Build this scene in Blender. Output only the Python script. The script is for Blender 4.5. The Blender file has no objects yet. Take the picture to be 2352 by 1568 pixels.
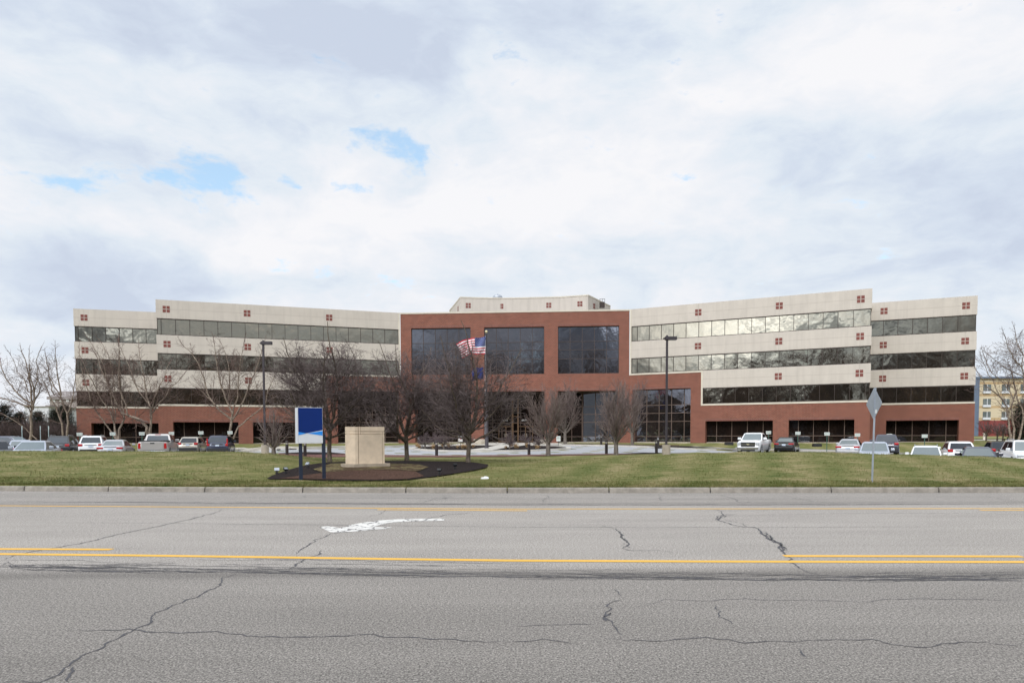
import bpy, bmesh, math, random
import numpy as np
from mathutils import Vector, Matrix, Euler
R = math.radians
sc = bpy.context.scene
COL = sc.collection
rnd = random.Random(7)

# ------------------------------------------------------------------ camera
FOC, PITCH, ROLL, EYE = 1568.0, R(2.5), -0.0024, 1.7
CX, CY = 1176.0, 1000.0 + FOC * math.tan(PITCH)
cam_d = bpy.data.cameras.new('camera')
cam = bpy.data.objects.new('camera', cam_d)
COL.objects.link(cam)
cam_d.sensor_width = 36.0
cam_d.lens = 24.0
cam_d.shift_y = (CY - 784.0) / 2352.0
cam_d.clip_end = 8000.0
cam_d.clip_start = 0.1
cam.location = (0, 0, EYE)
RM = Euler((R(90) - PITCH, 0, 0)).to_matrix() @ Matrix.Rotation(ROLL, 3, 'Z')
cam.rotation_euler = RM.to_euler()
sc.camera = cam
EYEV = Vector((0, 0, EYE))

def ray(x, y):
    return (RM @ Vector(((x - CX) / FOC, (CY - y) / FOC, -1.0)))
def atz(x, y, z):
    d = ray(x, y)
    k = (z - EYE) / d.z
    return EYEV + d * k
def aty(x, y, Y):
    d = ray(x, y)
    return EYEV + d * (Y / d.y)
def plan(x, Y):
    """plan position at depth Y on image column x (near the horizon)"""
    d = ray(x, 1000)
    return (d.x * Y / d.y, Y)

# ------------------------------------------------------------------ object helpers
def tag(o, label=None, cat=None, group=None, kind=None):
    if label: o['label'] = label
    if cat: o['category'] = cat
    if group: o['group'] = group
    if kind: o['kind'] = kind
    return o
def empty(name, loc=(0, 0, 0), rz=0.0, label=None, cat=None, group=None):
    o = bpy.data.objects.new(name, None)
    o.empty_display_size = 0.2
    COL.objects.link(o)
    o.location = loc
    o.rotation_euler = (0, 0, rz)
    return tag(o, label, cat, group)

class MB:
    """collects faces and builds one mesh object"""
    def __init__(s):
        s.v = []; s.f = []; s.uv = []; s.mi = []; s.has_uv = False; s.smooth = []
    def face(s, pts, uv=None, m=0, sm=False):
        b = len(s.v)
        s.v.extend([tuple(p) for p in pts])
        s.f.append(tuple(range(b, b + len(pts))))
        s.uv.append(uv if uv else [(0, 0)] * len(pts))
        if uv: s.has_uv = True
        s.mi.append(m); s.smooth.append(sm)
    def mesh(s, vs, fs, m=0, sm=False):
        b = len(s.v)
        s.v.extend([tuple(p) for p in vs])
        for f in fs:
            s.f.append(tuple(b + i for i in f)); s.uv.append([(0, 0)] * len(f)); s.mi.append(m); s.smooth.append(sm)
    def box(s, x0, x1, y0, y1, z0, z1, m=0, M=None):
        P = [Vector((x, y, z)) for z in (z0, z1) for y in (y0, y1) for x in (x0, x1)]
        if M: P = [M @ p for p in P]
        s.mesh(P, [(0, 2, 3, 1), (4, 5, 7, 6), (0, 1, 5, 4), (2, 6, 7, 3), (0, 4, 6, 2), (1, 3, 7, 5)], m)
    def cyl(s, p0, p1, r0, r1=None, n=12, m=0, caps=True, sm=True):
        r1 = r0 if r1 is None else r1
        p0 = Vector(p0); p1 = Vector(p1)
        d = (p1 - p0).normalized()
        a = d.orthogonal().normalized(); b = d.cross(a)
        vs = []
        for p, r in ((p0, r0), (p1, r1)):
            for k in range(n):
                t = 2 * math.pi * k / n
                vs.append(p + (a * math.cos(t) + b * math.sin(t)) * r)
        s.mesh(vs, [(k, (k + 1) % n, n + (k + 1) % n, n + k) for k in range(n)], m, sm)
        if caps:
            s.mesh(vs[:n], [tuple(reversed(range(n)))], m)
            s.mesh(vs[n:], [tuple(range(n))], m)
    def lathe(s, prof, c=(0, 0, 0), n=16, m=0):
        c = Vector(c); vs = []
        for r, z in prof:
            for k in range(n):
                t = 2 * math.pi * k / n
                vs.append(c + Vector((r * math.cos(t), r * math.sin(t), z)))
        fs = []
        for i in range(len(prof) - 1):
            for k in range(n):
                k2 = (k + 1) % n
                fs.append((i * n + k, i * n + k2, (i + 1) * n + k2, (i + 1) * n + k))
        fs.append(tuple(reversed(range(n))))
        fs.append(tuple((len(prof) - 1) * n + k for k in range(n)))
        s.mesh(vs, fs, m, True)
    def build(s, name, mats, parent=None, bevel=0):
        me = bpy.data.meshes.new(name)
        me.from_pydata(s.v, [], s.f)
        if not isinstance(mats, (list, tuple)): mats = [mats]
        for m in mats: me.materials.append(m)
        me.polygons.foreach_set('material_index', s.mi)
        me.polygons.foreach_set('use_smooth', s.smooth)
        if s.has_uv:
            ul = me.uv_layers.new(name='UVMap')
            flat = [c for u in s.uv for p in u for c in p]
            ul.data.foreach_set('uv', flat)
        me.update()
        o = bpy.data.objects.new(name, me)
        COL.objects.link(o)
        if parent: o.parent = parent
        if bevel:
            md = o.modifiers.new('bevel', 'BEVEL'); md.width = bevel; md.segments = 2; md.limit_method = 'ANGLE'
        return o

def copy_tree(o, parent=None):
    c = o.copy(); COL.objects.link(c)
    if parent: c.parent = parent
    for ch in list(o.children):
        copy_tree(ch, c)
    return c

def np_mesh(name, verts, faces_flat, loop_tot, mats, parent=None, smooth=False, mi=None):
    me = bpy.data.meshes.new(name)
    nv = len(verts); nl = len(faces_flat); nf = len(loop_tot)
    me.vertices.add(nv); me.vertices.foreach_set('co', np.asarray(verts, dtype=np.float32).ravel())
    me.loops.add(nl); me.loops.foreach_set('vertex_index', np.asarray(faces_flat, dtype=np.int32))
    me.polygons.add(nf)
    lt = np.asarray(loop_tot, dtype=np.int32)
    ls = np.concatenate(([0], np.cumsum(lt)[:-1])).astype(np.int32)
    me.polygons.foreach_set('loop_start', ls)
    me.polygons.foreach_set('loop_total', lt)
    if not isinstance(mats, (list, tuple)): mats = [mats]
    for m in mats: me.materials.append(m)
    if mi is not None: me.polygons.foreach_set('material_index', np.asarray(mi, dtype=np.int32))
    me.polygons.foreach_set('use_smooth', np.full(nf, smooth))
    me.update(calc_edges=True)
    me.validate()
    o = bpy.data.objects.new(name, me)
    COL.objects.link(o)
    if parent: o.parent = parent
    return o

# ------------------------------------------------------------------ node helpers
class NT:
    def __init__(s, nt):
        s.nt = nt; s.n = nt.nodes; s.l = nt.links
    def new(s, t, **kw):
        nd = s.n.new(t)
        for k, v in kw.items(): setattr(nd, k, v)
        return nd
    def put(s, sock, v):
        if isinstance(v, bpy.types.NodeSocket): s.l.new(v, sock)
        elif v is not None:
            try: sock.default_value = v
            except Exception: sock.default_value = (*v, 1.0)
    def math(s, op, a, b=None, c=None, clamp=False):
        nd = s.new('ShaderNodeMath', operation=op); nd.use_clamp = clamp
        s.put(nd.inputs[0], a)
        if b is not None: s.put(nd.inputs[1], b)
        if c is not None: s.put(nd.inputs[2], c)
        return nd.outputs[0]
    def vmath(s, op, a, b=None):
        nd = s.new('ShaderNodeVectorMath', operation=op)
        s.put(nd.inputs[0], a)
        if b is not None: s.put(nd.inputs[1], b)
        return nd.outputs['Value'] if op in ('DOT_PRODUCT', 'LENGTH') else nd.outputs[0]
    def mix(s, f, a, b, bt='MIX'):
        nd = s.new('ShaderNodeMix', data_type='RGBA', blend_type=bt)
        s.put(nd.inputs[0], f); s.put(nd.inputs[6], a); s.put(nd.inputs[7], b)
        return nd.outputs[2]
    def noise(s, vec, scale, detail=3, rough=0.55, dist=0.0, color=False):
        nd = s.new('ShaderNodeTexNoise')
        s.put(nd.inputs['Vector'], vec)
        nd.inputs['Scale'].default_value = scale; nd.inputs['Detail'].default_value = detail
        nd.inputs['Roughness'].default_value = rough; nd.inputs['Distortion'].default_value = dist
        return nd.outputs['Color'] if color else nd.outputs['Fac']
    def ramp(s, f, stops, interp='LINEAR'):
        nd = s.new('ShaderNodeValToRGB'); cr = nd.color_ramp; cr.interpolation = interp
        while len(cr.elements) < len(stops): cr.elements.new(0.5)
        for e, (p, c) in zip(cr.elements, stops):
            e.position = p; e.color = (*c, 1) if len(c) == 3 else c
        s.put(nd.inputs[0], f)
        return nd.outputs[0]
    def mrange(s, v, a, b, c=0.0, d=1.0, smooth=False):
        nd = s.new('ShaderNodeMapRange'); nd.clamp = True
        if smooth: nd.interpolation_type = 'SMOOTHSTEP'
        s.put(nd.inputs[0], v)
        for i, q in enumerate((a, b, c, d)): nd.inputs[i + 1].default_value = q
        return nd.outputs[0]
    def scalev(s, vec, sx, sy, sz):
        return s.vmath('MULTIPLY', vec, (sx, sy, sz))
    def bump(s, h, strength=0.3, dist=0.02):
        nd = s.new('ShaderNodeBump')
        nd.inputs['Strength'].default_value = strength; nd.inputs['Distance'].default_value = dist
        s.put(nd.inputs['Height'], h)
        return nd.outputs[0]
    def coord(s, which='Object'):
        return s.new('ShaderNodeTexCoord').outputs[which]
    def geo(s):
        return s.new('ShaderNodeNewGeometry').outputs['Position']

def material(name):
    m = bpy.data.materials.new(name); m.use_nodes = True
    nt = m.node_tree
    bs = nt.nodes['Principled BSDF']
    return m, NT(nt), bs

def flat(name, col, rough=0.6, metal=0.0, spec=0.5, var=0.12, scale=3.0, coat=0.0, bump=0.0):
    """plain material with a little procedural variation of its colour"""
    m, t, bs = material(name)
    co = t.coord()
    n = t.noise(co, scale, 4, 0.6)
    k = t.mrange(n, 0.3, 0.7, 1 - var, 1 + var)
    c = t.mix(1.0, (*col, 1), k, 'MULTIPLY')
    t.put(bs.inputs['Base Color'], c)
    bs.inputs['Roughness'].default_value = rough
    bs.inputs['Metallic'].default_value = metal
    bs.inputs['Specular IOR Level'].default_value = spec
    if coat:
        bs.inputs['Coat Weight'].default_value = coat; bs.inputs['Coat Roughness'].default_value = 0.03
    if bump:
        t.put(bs.inputs['Normal'], t.bump(t.noise(co, scale * 8, 4), bump, 0.01))
    return m
# ------------------------------------------------------------------ terrain
KERB_PX = [(-300, 1124.5), (0, 1127), (300, 1129), (700, 1131), (1176, 1132), (1700, 1131.5), (2352, 1131), (2700, 1130.5)]
KP = [atz(x, y, 0.0) for x, y in KERB_PX]
KX = [p.x for p in KP]; KY = [p.y for p in KP]
def kerbY(X):
    if np.isscalar(X):
        return float(np.interp(X, KX, KY)) if KX[0] <= X <= KX[-1] else (KY[0] + (X - KX[0]) * -0.01 if X < KX[0] else KY[-1])
    r = np.interp(X, KX, KY)
    r = np.where(X < KX[0], KY[0] - (X - KX[0]) * 0.01, r)
    return r
def sst(x, a, b):
    t = np.clip((x - a) / (b - a), 0, 1)
    return t * t * (3 - 2 * t)
CR_X = [-60, -25.5, -13.6, -11.4, -9.0, -5, 0, 2.5, 6.0, 9.2, 11.4, 15.7, 17.9, 21.1, 23.5, 25.5, 30, 60]
CR_Z = [1.05, 1.0, 0.93, 0.76, 0.52, .46, .46, .47, .60, .76, .86, .84, .75, .67, .6, .49, .45, .45]
def T(X, Y):
    X = np.asarray(X, dtype=float); Y = np.asarray(Y, dtype=float)
    Yk = kerbY(X)
    Ys = np.maximum(Y, 1.0)
    u = 1176 + 1568 * X / Ys
    crest = np.interp(X * 34.0 / np.maximum(Y, 26.0), CR_X, CR_Z)
    front = 0.15 + (crest - 0.15) * sst(Y, 20.0, 34.0)
    # level behind the crest
    lot_r = -0.45 * (1 - sst(Y, 38, 64))
    side_rise = 0.8 * sst(Y, 64, 77)
    left = 0.0 + side_rise
    right = lot_r + side_rise
    mid = 0.24 + 0.46 * sst(Y, 48, 72) + 0.06 * sst(Y, 72, 80)
    wl = sst(u, 545, 640); wr = sst(u, 1600, 1730)
    back = left * (1 - wl) + mid * wl
    back = back * (1 - wr) + right * wr
    k_side = sst(Y, 34.0, 40.0)
    k_mid = sst(Y, 33.0, 47.0)
    k = k_side * (1 - wl) + k_mid * wl
    k = k * (1 - wr) + k_side * wr
    z = front * (1 - k) + back * k
    z = np.where(Y < Yk + 0.12, -0.05, z)
    far = sst(Y, 150, 400)
    return z * (1 - far) + 0.8 * far
def Tz(x, y): return float(T(x, y))
def on_ground(px, py, lo=20.6, hi=120.0):
    """terrain point seen at pixel (px,py): first crossing in depth"""
    d = ray(px, py)
    last = None
    Y = lo
    while Y < hi:
        p = EYEV + d * (Y / d.y)
        if p.z <= Tz(p.x, p.y):
            return Vector((p.x, p.y, Tz(p.x, p.y)))
        Y += 0.1
    p = EYEV + d * (hi / d.y)
    return Vector((p.x, p.y, Tz(p.x, p.y)))

def drape(name, poly, off, mat, dx=0.5, dy=0.5, label=None, kind='structure', thick=0.0, parent=None, cat=None, hf=None):
    """a sheet following the terrain, polygon given in plan"""
    P = [(p[0], p[1]) for p in poly]
    n = len(P)
    xs = sorted(set([round(p[0], 4) for p in P]))
    fx = []
    for a, b in zip(xs[:-1], xs[1:]):
        k = max(1, int(math.ceil((b - a) / dx)))
        fx += [a + (b - a) * i / k for i in range(k)]
    fx.append(xs[-1])
    def cross(x):
        ys = []
        for i in range(n):
            x0, y0 = P[i]; x1, y1 = P[(i + 1) % n]
            if (x0 <= x < x1) or (x1 <= x < x0):
                ys.append(y0 + (y1 - y0) * (x - x0) / (x1 - x0))
        return sorted(ys)
    mb = MB()
    H = hf if hf else (lambda x, y: Tz(x, y) + off)
    for a, b in zip(fx[:-1], fx[1:]):
        e = (b - a) * 1e-3
        if b - a < 1e-3: continue
        A = cross(a + e); B = cross(b - e)
        if len(A) != len(B): continue
        for j in range(0, len(A) - 1, 2):
            L = max(A[j + 1] - A[j], B[j + 1] - B[j])
            m = max(1, min(60, int(math.ceil(L / dy))))
            for q in range(m):
                ya0 = A[j] + (A[j + 1] - A[j]) * q / m; ya1 = A[j] + (A[j + 1] - A[j]) * (q + 1) / m
                yb0 = B[j] + (B[j + 1] - B[j]) * q / m; yb1 = B[j] + (B[j + 1] - B[j]) * (q + 1) / m
                mb.face([(a, ya0, H(a, ya0)), (b, yb0, H(b, yb0)), (b, yb1, H(b, yb1)), (a, ya1, H(a, ya1))], sm=True)
    o = mb.build(name, mat, parent)
    if parent is None:
        tag(o, label, cat, None, kind)
    return o

def ribbon(name, pts, w, off, mat, h=0.0, kind='structure', label=None, parent=None, closed=False, cat=None, step=0.4):
    """a strip of width w along plan points, h>0 makes it a raised kerb"""
    pl = [Vector((p[0], p[1])) for p in pts]
    if closed: pl.append(pl[0].copy())
    q = [pl[0]]
    for a, b in zip(pl[:-1], pl[1:]):
        k = max(1, int((b - a).length / step))
        q += [a + (b - a) * (i + 1) / k for i in range(k)]
    mb = MB()
    rows = []
    for i, p in enumerate(q):
        if closed and (i == 0 or i == len(q) - 1): t = (q[1] - q[-2])
        else: t = (q[min(i + 1, len(q) - 1)] - q[max(i - 1, 0)])
        t.normalize(); nn = Vector((-t.y, t.x))
        L = p + nn * w / 2; Rr = p - nn * w / 2
        z = Tz(p.x, p.y) + off
        rows.append((L, Rr, z))
    for (L0, R0, z0), (L1, R1, z1) in zip(rows[:-1], rows[1:]):
        mb.face([(L0.x, L0.y, z0 + h), (R0.x, R0.y, z0 + h), (R1.x, R1.y, z1 + h), (L1.x, L1.y, z1 + h)])
        if h > 0:
            mb.face([(R0.x, R0.y, z0 + h), (R0.x, R0.y, z0 - .1), (R1.x, R1.y, z1 - .1), (R1.x, R1.y, z1 + h)])
            mb.face([(L0.x, L0.y, z0 - .1), (L0.x, L0.y, z0 + h), (L1.x, L1.y, z1 + h), (L1.x, L1.y, z1 - .1)])
    o = mb.build(name, mat, parent)
    if parent is None: tag(o, label, cat, None, kind)
    return o

# --- ground materials
def mat_lawn():
    m, t, bs = material('lawn_grass')
    g = t.geo()
    a = t.noise(t.scalev(g, 1, 1, 0), 0.55, 5, 0.62)
    b = t.noise(t.scalev(g, .35, 1.0, 0), 2.3, 5, 0.65)
    c = t.noise(t.scalev(g, 1, 1, 0), 23.0, 3, 0.7)
    sep = t.new('ShaderNodeSeparateXYZ'); t.put(sep.inputs[0], g)
    # mowing stripes run from the road towards the building
    w = t.math('ADD', t.math('MULTIPLY', sep.outputs[0], 2.6), t.math('MULTIPLY', sep.outputs[1], -0.9))
    w = t.math('ADD', w, t.math('MULTIPLY', a, 5.0))
    st = t.math('SINE', w)
    amp = t.mrange(sep.outputs[0], -2, 5, 0.008, 0.032)
    f = t.math('ADD', t.math('MULTIPLY', a, 0.27), t.math('MULTIPLY', b, 0.30))
    f = t.math('ADD', f, t.math('ADD', t.math('MULTIPLY', c, 0.26), t.math('MULTIPLY', t.noise(t.scalev(g, .6, 1, 0), 8.0, 4, .7), .30)))
    f = t.math('SUBTRACT', f, .065)
    f = t.math('ADD', f, t.math('MULTIPLY', st, amp))
    colr = t.ramp(f, [(0.37, (.082, .112, .028)), (0.45, (.148, .170, .050)), (0.52, (.238, .222, .088)), (0.60, (.39, .325, .175))])
    t.put(bs.inputs['Base Color'], colr)
    bs.inputs['Roughness'].default_value = 0.95
    bs.inputs['Specular IOR Level'].default_value = 0.15
    hh = t.math('ADD', c, t.noise(g, 60, 2, 0.7))
    t.put(bs.inputs['Normal'], t.bump(hh, 0.9, 0.05))
    return m
M = {}
M['lawn'] = mat_lawn()

def mat_asphalt(name, base, dark_lane=True, agg=1.0):
    m, t, bs = material(name)
    g = t.geo()
    sep = t.new('ShaderNodeSeparateXYZ'); t.put(sep.inputs[0], g)
    fine = t.noise(g, 62, 3, 0.8)
    fine2 = t.noise(g, 26, 3, 0.75)
    big = t.noise(t.scalev(g, .25, 1, 1), 0.9, 5, 0.6)
    streak = t.noise(t.scalev(g, .05, 2.2, 1), 1.6, 4, 0.6)
    k = t.mrange(fine, 0.36, 0.66, 1 - .75 * agg, 1 + .80 * agg)
    k2 = t.mrange(fine2, 0.34, 0.68, 1 - .30 * agg, 1 + .24 * agg)
    kb = t.mrange(big, 0.3, 0.7, 0.90, 1.08)
    ks = t.mrange(streak, 0.3, 0.7, 0.965, 1.035)
    k = t.math('MULTIPLY', t.math('MULTIPLY', k, k2), t.math('MULTIPLY', kb, ks))
    c = t.mix(1.0, (*base, 1), k, 'MULTIPLY')
    if dark_lane:
        # the lane nearest the viewer and the lane by the far kerb are newer, darker asphalt
        wav = t.math('ADD', sep.outputs[1], t.math('MULTIPLY', t.noise(t.scalev(g, .3, 0, 0), 1.0, 3), .25))
        near = t.mrange(wav, 8.6, 9.05, 0.76, 1.0, True)
        near2 = t.mrange(wav, 4.6, 8.6, 0.88, 1.0, True)
        seam = t.math('ABSOLUTE', t.math('SUBTRACT', wav, 8.42))
        seam = t.mrange(seam, 0.0, 0.32, 0.76, 1.0, True)
        far = t.mrange(wav, 16.2, 16.9, 1.0, 0.86, True)
        f2 = t.math('ABSOLUTE', t.math('SUBTRACT', wav, 17.2))
        f2 = t.mrange(f2, 0.0, 0.5, 0.84, 1.0, True)
        kk = t.math('MULTIPLY', t.math('MULTIPLY', near, near2), t.math('MULTIPLY', seam, t.math('MULTIPLY', far, f2)))
        c = t.mix(1.0, c, kk, 'MULTIPLY')
    t.put(bs.inputs['Base Color'], c)
    bs.inputs['Roughness'].default_value = 0.93
    bs.inputs['Specular IOR Level'].default_value = 0.2
    t.put(bs.inputs['Normal'], t.bump(t.math('ADD', fine, t.math('MULTIPLY', fine2, .6)), 0.6 * agg, 0.006))
    return m
M['road'] = mat_asphalt('road_asphalt', (.372, .343, .312))
M['drive'] = mat_asphalt('drive_concrete', (.37, .375, .39), False, 0.35)
M['lot'] = mat_asphalt('lot_asphalt', (.24, .24, .245), False, 0.5)
M['crack'] = flat('crack_tar', (.085, .082, .088), 0.9)
M['concrete'] = flat('kerb_concrete', (.285, .258, .222), 0.9, var=.25, scale=5, bump=.3)
M['walk'] = flat('walk_concrete', (.50, .47, .42), 0.9, var=.12, scale=1.5)

def mat_mulch(name, c0, c1, scale=14, straw=0.0):
    m, t, bs = material(name)
    g = t.geo()
    a = t.noise(g, scale, 5, 0.75)
    b = t.noise(g, 1.1, 4, 0.6)
    c = t.ramp(a, [(0.36, c0), (0.62, c1)])
    if straw:
        s2 = t.noise(t.scalev(g, 1, 1.4, 1), 9, 5, .75)
        f = t.mrange(t.math('ADD', t.math('MULTIPLY', b, .75), t.math('MULTIPLY', s2, .5)), .60, .70, 0, 1)
        c = t.mix(f, c, t.ramp(s2, [(.4, (.10, .085, .03)), (.62, (.27, .23, .12))]))
    t.put(bs.inputs['Base Color'], c)
    bs.inputs['Roughness'].default_value = 0.97
    bs.inputs['Specular IOR Level'].default_value = 0.1
    t.put(bs.inputs['Normal'], t.bump(a, 1.0, 0.05))
    return m
M['mulch'] = mat_mulch('dark_mulch', (.008, .006, .006), (.045, .034, .032))
M['mulch_red'] = mat_mulch('brown_mulch', (.022, .012, .009), (.15, .085, .062), 16)
M['straw'] = mat_mulch('dry_ground_cover', (.03, .018, .012), (.13, .09, .055), 16, 1.0)
M['redcover'] = mat_mulch('red_ground_cover', (.055, .026, .024), (.27, .145, .125), 9)

# --- ground sheet
vx = np.unique(np.concatenate([np.linspace(-1500, -120, 14), np.linspace(-120, -36, 43), np.linspace(-36, 36, 181), np.linspace(36, 120, 43), np.linspace(120, 1500, 14)]))
vy = np.concatenate([np.array([-400, -100, -22.6, -21.2, -10, -5, -.3, .10, .125, .2, .4, .7]), np.linspace(1.0, 32, 125)[0:], np.linspace(32.6, 60, 56), np.linspace(62, 130, 30), np.array([150, 180, 220, 280, 400, 700, 1200, 2500, 4000])])
GX, GV = np.meshgrid(vx, vy)
GY = kerbY(GX) + GV
GZ = T(GX, GY)
GZ = np.where(GV <= 0.11, -0.05, GZ)
GZ = np.where(GV < -21.3, 0.12, GZ)
GZ += np.where(GV > .3, 0.018 * np.sin(GX * 1.7 + GY * .6) * np.sin(GY * 1.3 - GX * .4), 0)
nr, nc = GX.shape
verts = np.stack([GX, GY, GZ], -1).reshape(-1, 3)
idx = np.arange(nr * nc).reshape(nr, nc)
fc = np.stack([idx[:-1, :-1], idx[:-1, 1:], idx[1:, 1:], idx[1:, :-1]], -1).reshape(-1, 4)
ground = np_mesh('ground', verts, fc.ravel(), np.full(len(fc), 4), M['lawn'], smooth=True)
tag(ground, kind='structure')

# --- road
mb = MB()
xs = np.unique(np.concatenate([np.linspace(-600, -60, 10), np.linspace(-60, 60, 61), np.linspace(60, 600, 10)]))
for a, b in zip(xs[:-1], xs[1:]):
    mb.face([(a, kerbY(a) - 22.5, 0), (b, kerbY(b) - 22.5, 0), (b, kerbY(b), 0), (a, kerbY(a), 0)])
tag(mb.build('road', M['road']), kind='structure')
# far kerb, cut by joints
kj = [-180, 55, 248, 470, 695, 932, 1165, 1399, 1632, 1910, 2157, 2400, 2640]
kjx = [atz(x, np.interp(x, [k[0] for k in KERB_PX], [k[1] for k in KERB_PX]), 0).x for x in kj]
kjx = [kjx[0] - 3.05 * i for i in range(30, 0, -1)] + kjx + [kjx[-1] + 3.05 * i for i in range(1, 31)]
mb = MB()
for a, b in zip(kjx[:-1], kjx[1:]):
    a2 = a + .018; b2 = b - .018
    n = 4
    for i in range(n):
        p = a2 + (b2 - a2) * i / n; q = a2 + (b2 - a2) * (i + 1) / n
        prof = [(-.004, -.03), (.022, .115), (.035, .142), (.06, .152), (.175, .154), (.19, .15), (.19, -.03)]
        A = [(p, kerbY(p) + d, z) for d, z in prof]; B = [(q, kerbY(q) + d, z) for d, z in prof]
        for j in range(len(prof) - 1):
            mb.face([A[j], B[j], B[j + 1], A[j + 1]])
        if i == 0: mb.face(A)
        if i == n - 1: mb.face(list(reversed(B)))
tag(mb.build('kerb', M['concrete']), kind='structure')
mb = MB()
for a, b in zip(xs[:-1], xs[1:]):
    mb.face([(a, kerbY(a) + .02, .06), (b, kerbY(b) + .02, .06), (b, kerbY(b) + .15, .06), (a, kerbY(a) + .15, .06)])
    mb.face([(a, kerbY(a) + .04, -.02), (b, kerbY(b) + .04, -.02), (b, kerbY(b) + .04, .06), (a, kerbY(a) + .04, .06)])
tag(mb.build('kerb_joint_filler', M['crack']), kind='structure')

# --- markings and cracks, all flat on the road
def road_strip(mb, pix, w, z, jag=0.0, taper=False, step=0.12, wvar=0.0, seed=1):
    rr = random.Random(seed)
    P = [atz(x, y, 0) for x, y in pix]
    q = [P[0]]
    for a, b in zip(P[:-1], P[1:]):
        L = (b - a).length; k = max(1, int(L / step))
        for i in range(1, k + 1):
            q.append(a + (b - a) * i / k)
    tot = len(q)
    off = 0.0; slow = 0.0; tgt = 0.0; rows = []
    for i, p in enumerate(q):
        t = (q[min(i + 1, tot - 1)] - q[max(i - 1, 0)]); t.z = 0
        if t.length < 1e-6: continue
        t.normalize(); nn = Vector((-t.y, t.x, 0))
        off = off * 0.55 + rr.uniform(-jag, jag) * 1.5
        if jag > 0 and rr.random() < .16: tgt = rr.uniform(-jag, jag) * 4.5
        slow += (tgt - slow) * .45
        ww = w * (1 + rr.uniform(-wvar, wvar))
        if taper: ww *= min(1, 6 * min(i, tot - 1 - i) / tot + .12)
        if i in (0, tot - 1): slow = 0
        c = p + nn * (off + slow)
        rows.append((c + nn * ww / 2, c - nn * ww / 2))
    for (a, b), (c, d) in zip(rows[:-1], rows[1:]):
        mb.face([(a.x, a.y, z), (b.x, b.y, z), (d.x, d.y, z), (c.x, c.y, z)])

def mat_paint(name, col, wear=0.5):
    m, t, bs = material(name)
    g = t.geo()
    n = t.noise(g, 70, 4, 0.75)
    n2 = t.noise(t.scalev(g, 1, 3, 1), 6, 4, 0.6)
    k = t.mrange(t.math('ADD', t.math('MULTIPLY', n, .7), t.math('MULTIPLY', n2, .3)), 0.56, 0.66, 0, wear)
    c = t.mix(k, (*col, 1), (.27, .24, .2, 1))
    t.put(bs.inputs['Base Color'], c); bs.inputs['Roughness'].default_value = .8
    return m
M['yellow'] = mat_paint('yellow_road_paint', (.78, .44, .06), .6)
mb = MB()
road_strip(mb, [(-200, 1271), (0, 1272), (300, 1275), (600, 1279), (900, 1283.5), (1176, 1287), (1600, 1289), (2000, 1290), (2552, 1290.5)], .15, .004, step=.3, wvar=.03)
road_strip(mb, [(-200, 1260), (0, 1260.5), (257, 1261.5)], .15, .004, step=.3, wvar=.03)
road_strip(mb, [(1800, 1276.5), (2348, 1277.5)], .15, .004, step=.3, wvar=.03)
road_strip(mb, [(-200, 1160.5), (0, 1161), (520, 1164.5), (1176, 1168.5), (2352, 1167.5), (2500, 1167)], .115, .004, step=.4, wvar=.03)
road_strip(mb, [(867, 1170), (1211, 1172.5)], .115, .004, step=.3, wvar=.03)
road_strip(mb, [(2251, 1171.5), (2400, 1171.5)], .115, .004, step=.3, wvar=.03)
tag(mb.build('yellow_lane_lines', M['yellow']), kind='structure')
# turn arrow, white and crazed by cracks
def mat_arrow():
    m, t, bs = material('worn_white_paint')
    g = t.geo()
    v = t.new('ShaderNodeTexVoronoi', feature='DISTANCE_TO_EDGE'); v.inputs['Scale'].default_value = 4.6
    t.put(v.inputs['Vector'], t.vmath('ADD', t.scalev(g, .8, 1.0, 1), t.vmath('MULTIPLY', t.noise(g, 6, 3, .6, color=True), (.16, .16, 0))))
    k = t.mrange(v.outputs['Distance'], .035, .06, 1, 0)
    c = t.mix(k, (.74, .72, .68, 1), (.16, .15, .145, 1))
    t.put(bs.inputs['Base Color'], c); bs.inputs['Roughness'].default_value = .85
    return m
arrow = [(1937, 247), (1935, 276), (1540, 281), (1300, 293), (1120, 320), (985, 358), (1100, 362), (1240, 364), (1130, 384), (880, 408), (700, 422), (520, 435), (410, 430), (330, 392), (262, 358), (400, 349), (470, 362), (530, 374), (610, 356), (700, 326), (880, 298), (1080, 272), (1300, 256), (1500, 250)]
AP = [atz((1200 + x / 3.36) / 1.7415, (2000 + y / 3.36) / 1.7415, 0) for x, y in arrow]
bm = bmesh.new()
f = bm.faces.new([bm.verts.new((p.x, p.y, .0045)) for p in AP])
bmesh.ops.triangulate(bm, faces=[f])
if sum(fc.normal.z for fc in bm.faces) < 0: bmesh.ops.reverse_faces(bm, faces=bm.faces[:])
me = bpy.data.meshes.new('turn_arrow_marking'); bm.to_mesh(me); bm.free(); me.materials.append(mat_arrow())
o = bpy.data.objects.new('turn_arrow_marking', me); COL.objects.link(o); tag(o, kind='structure')

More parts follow.
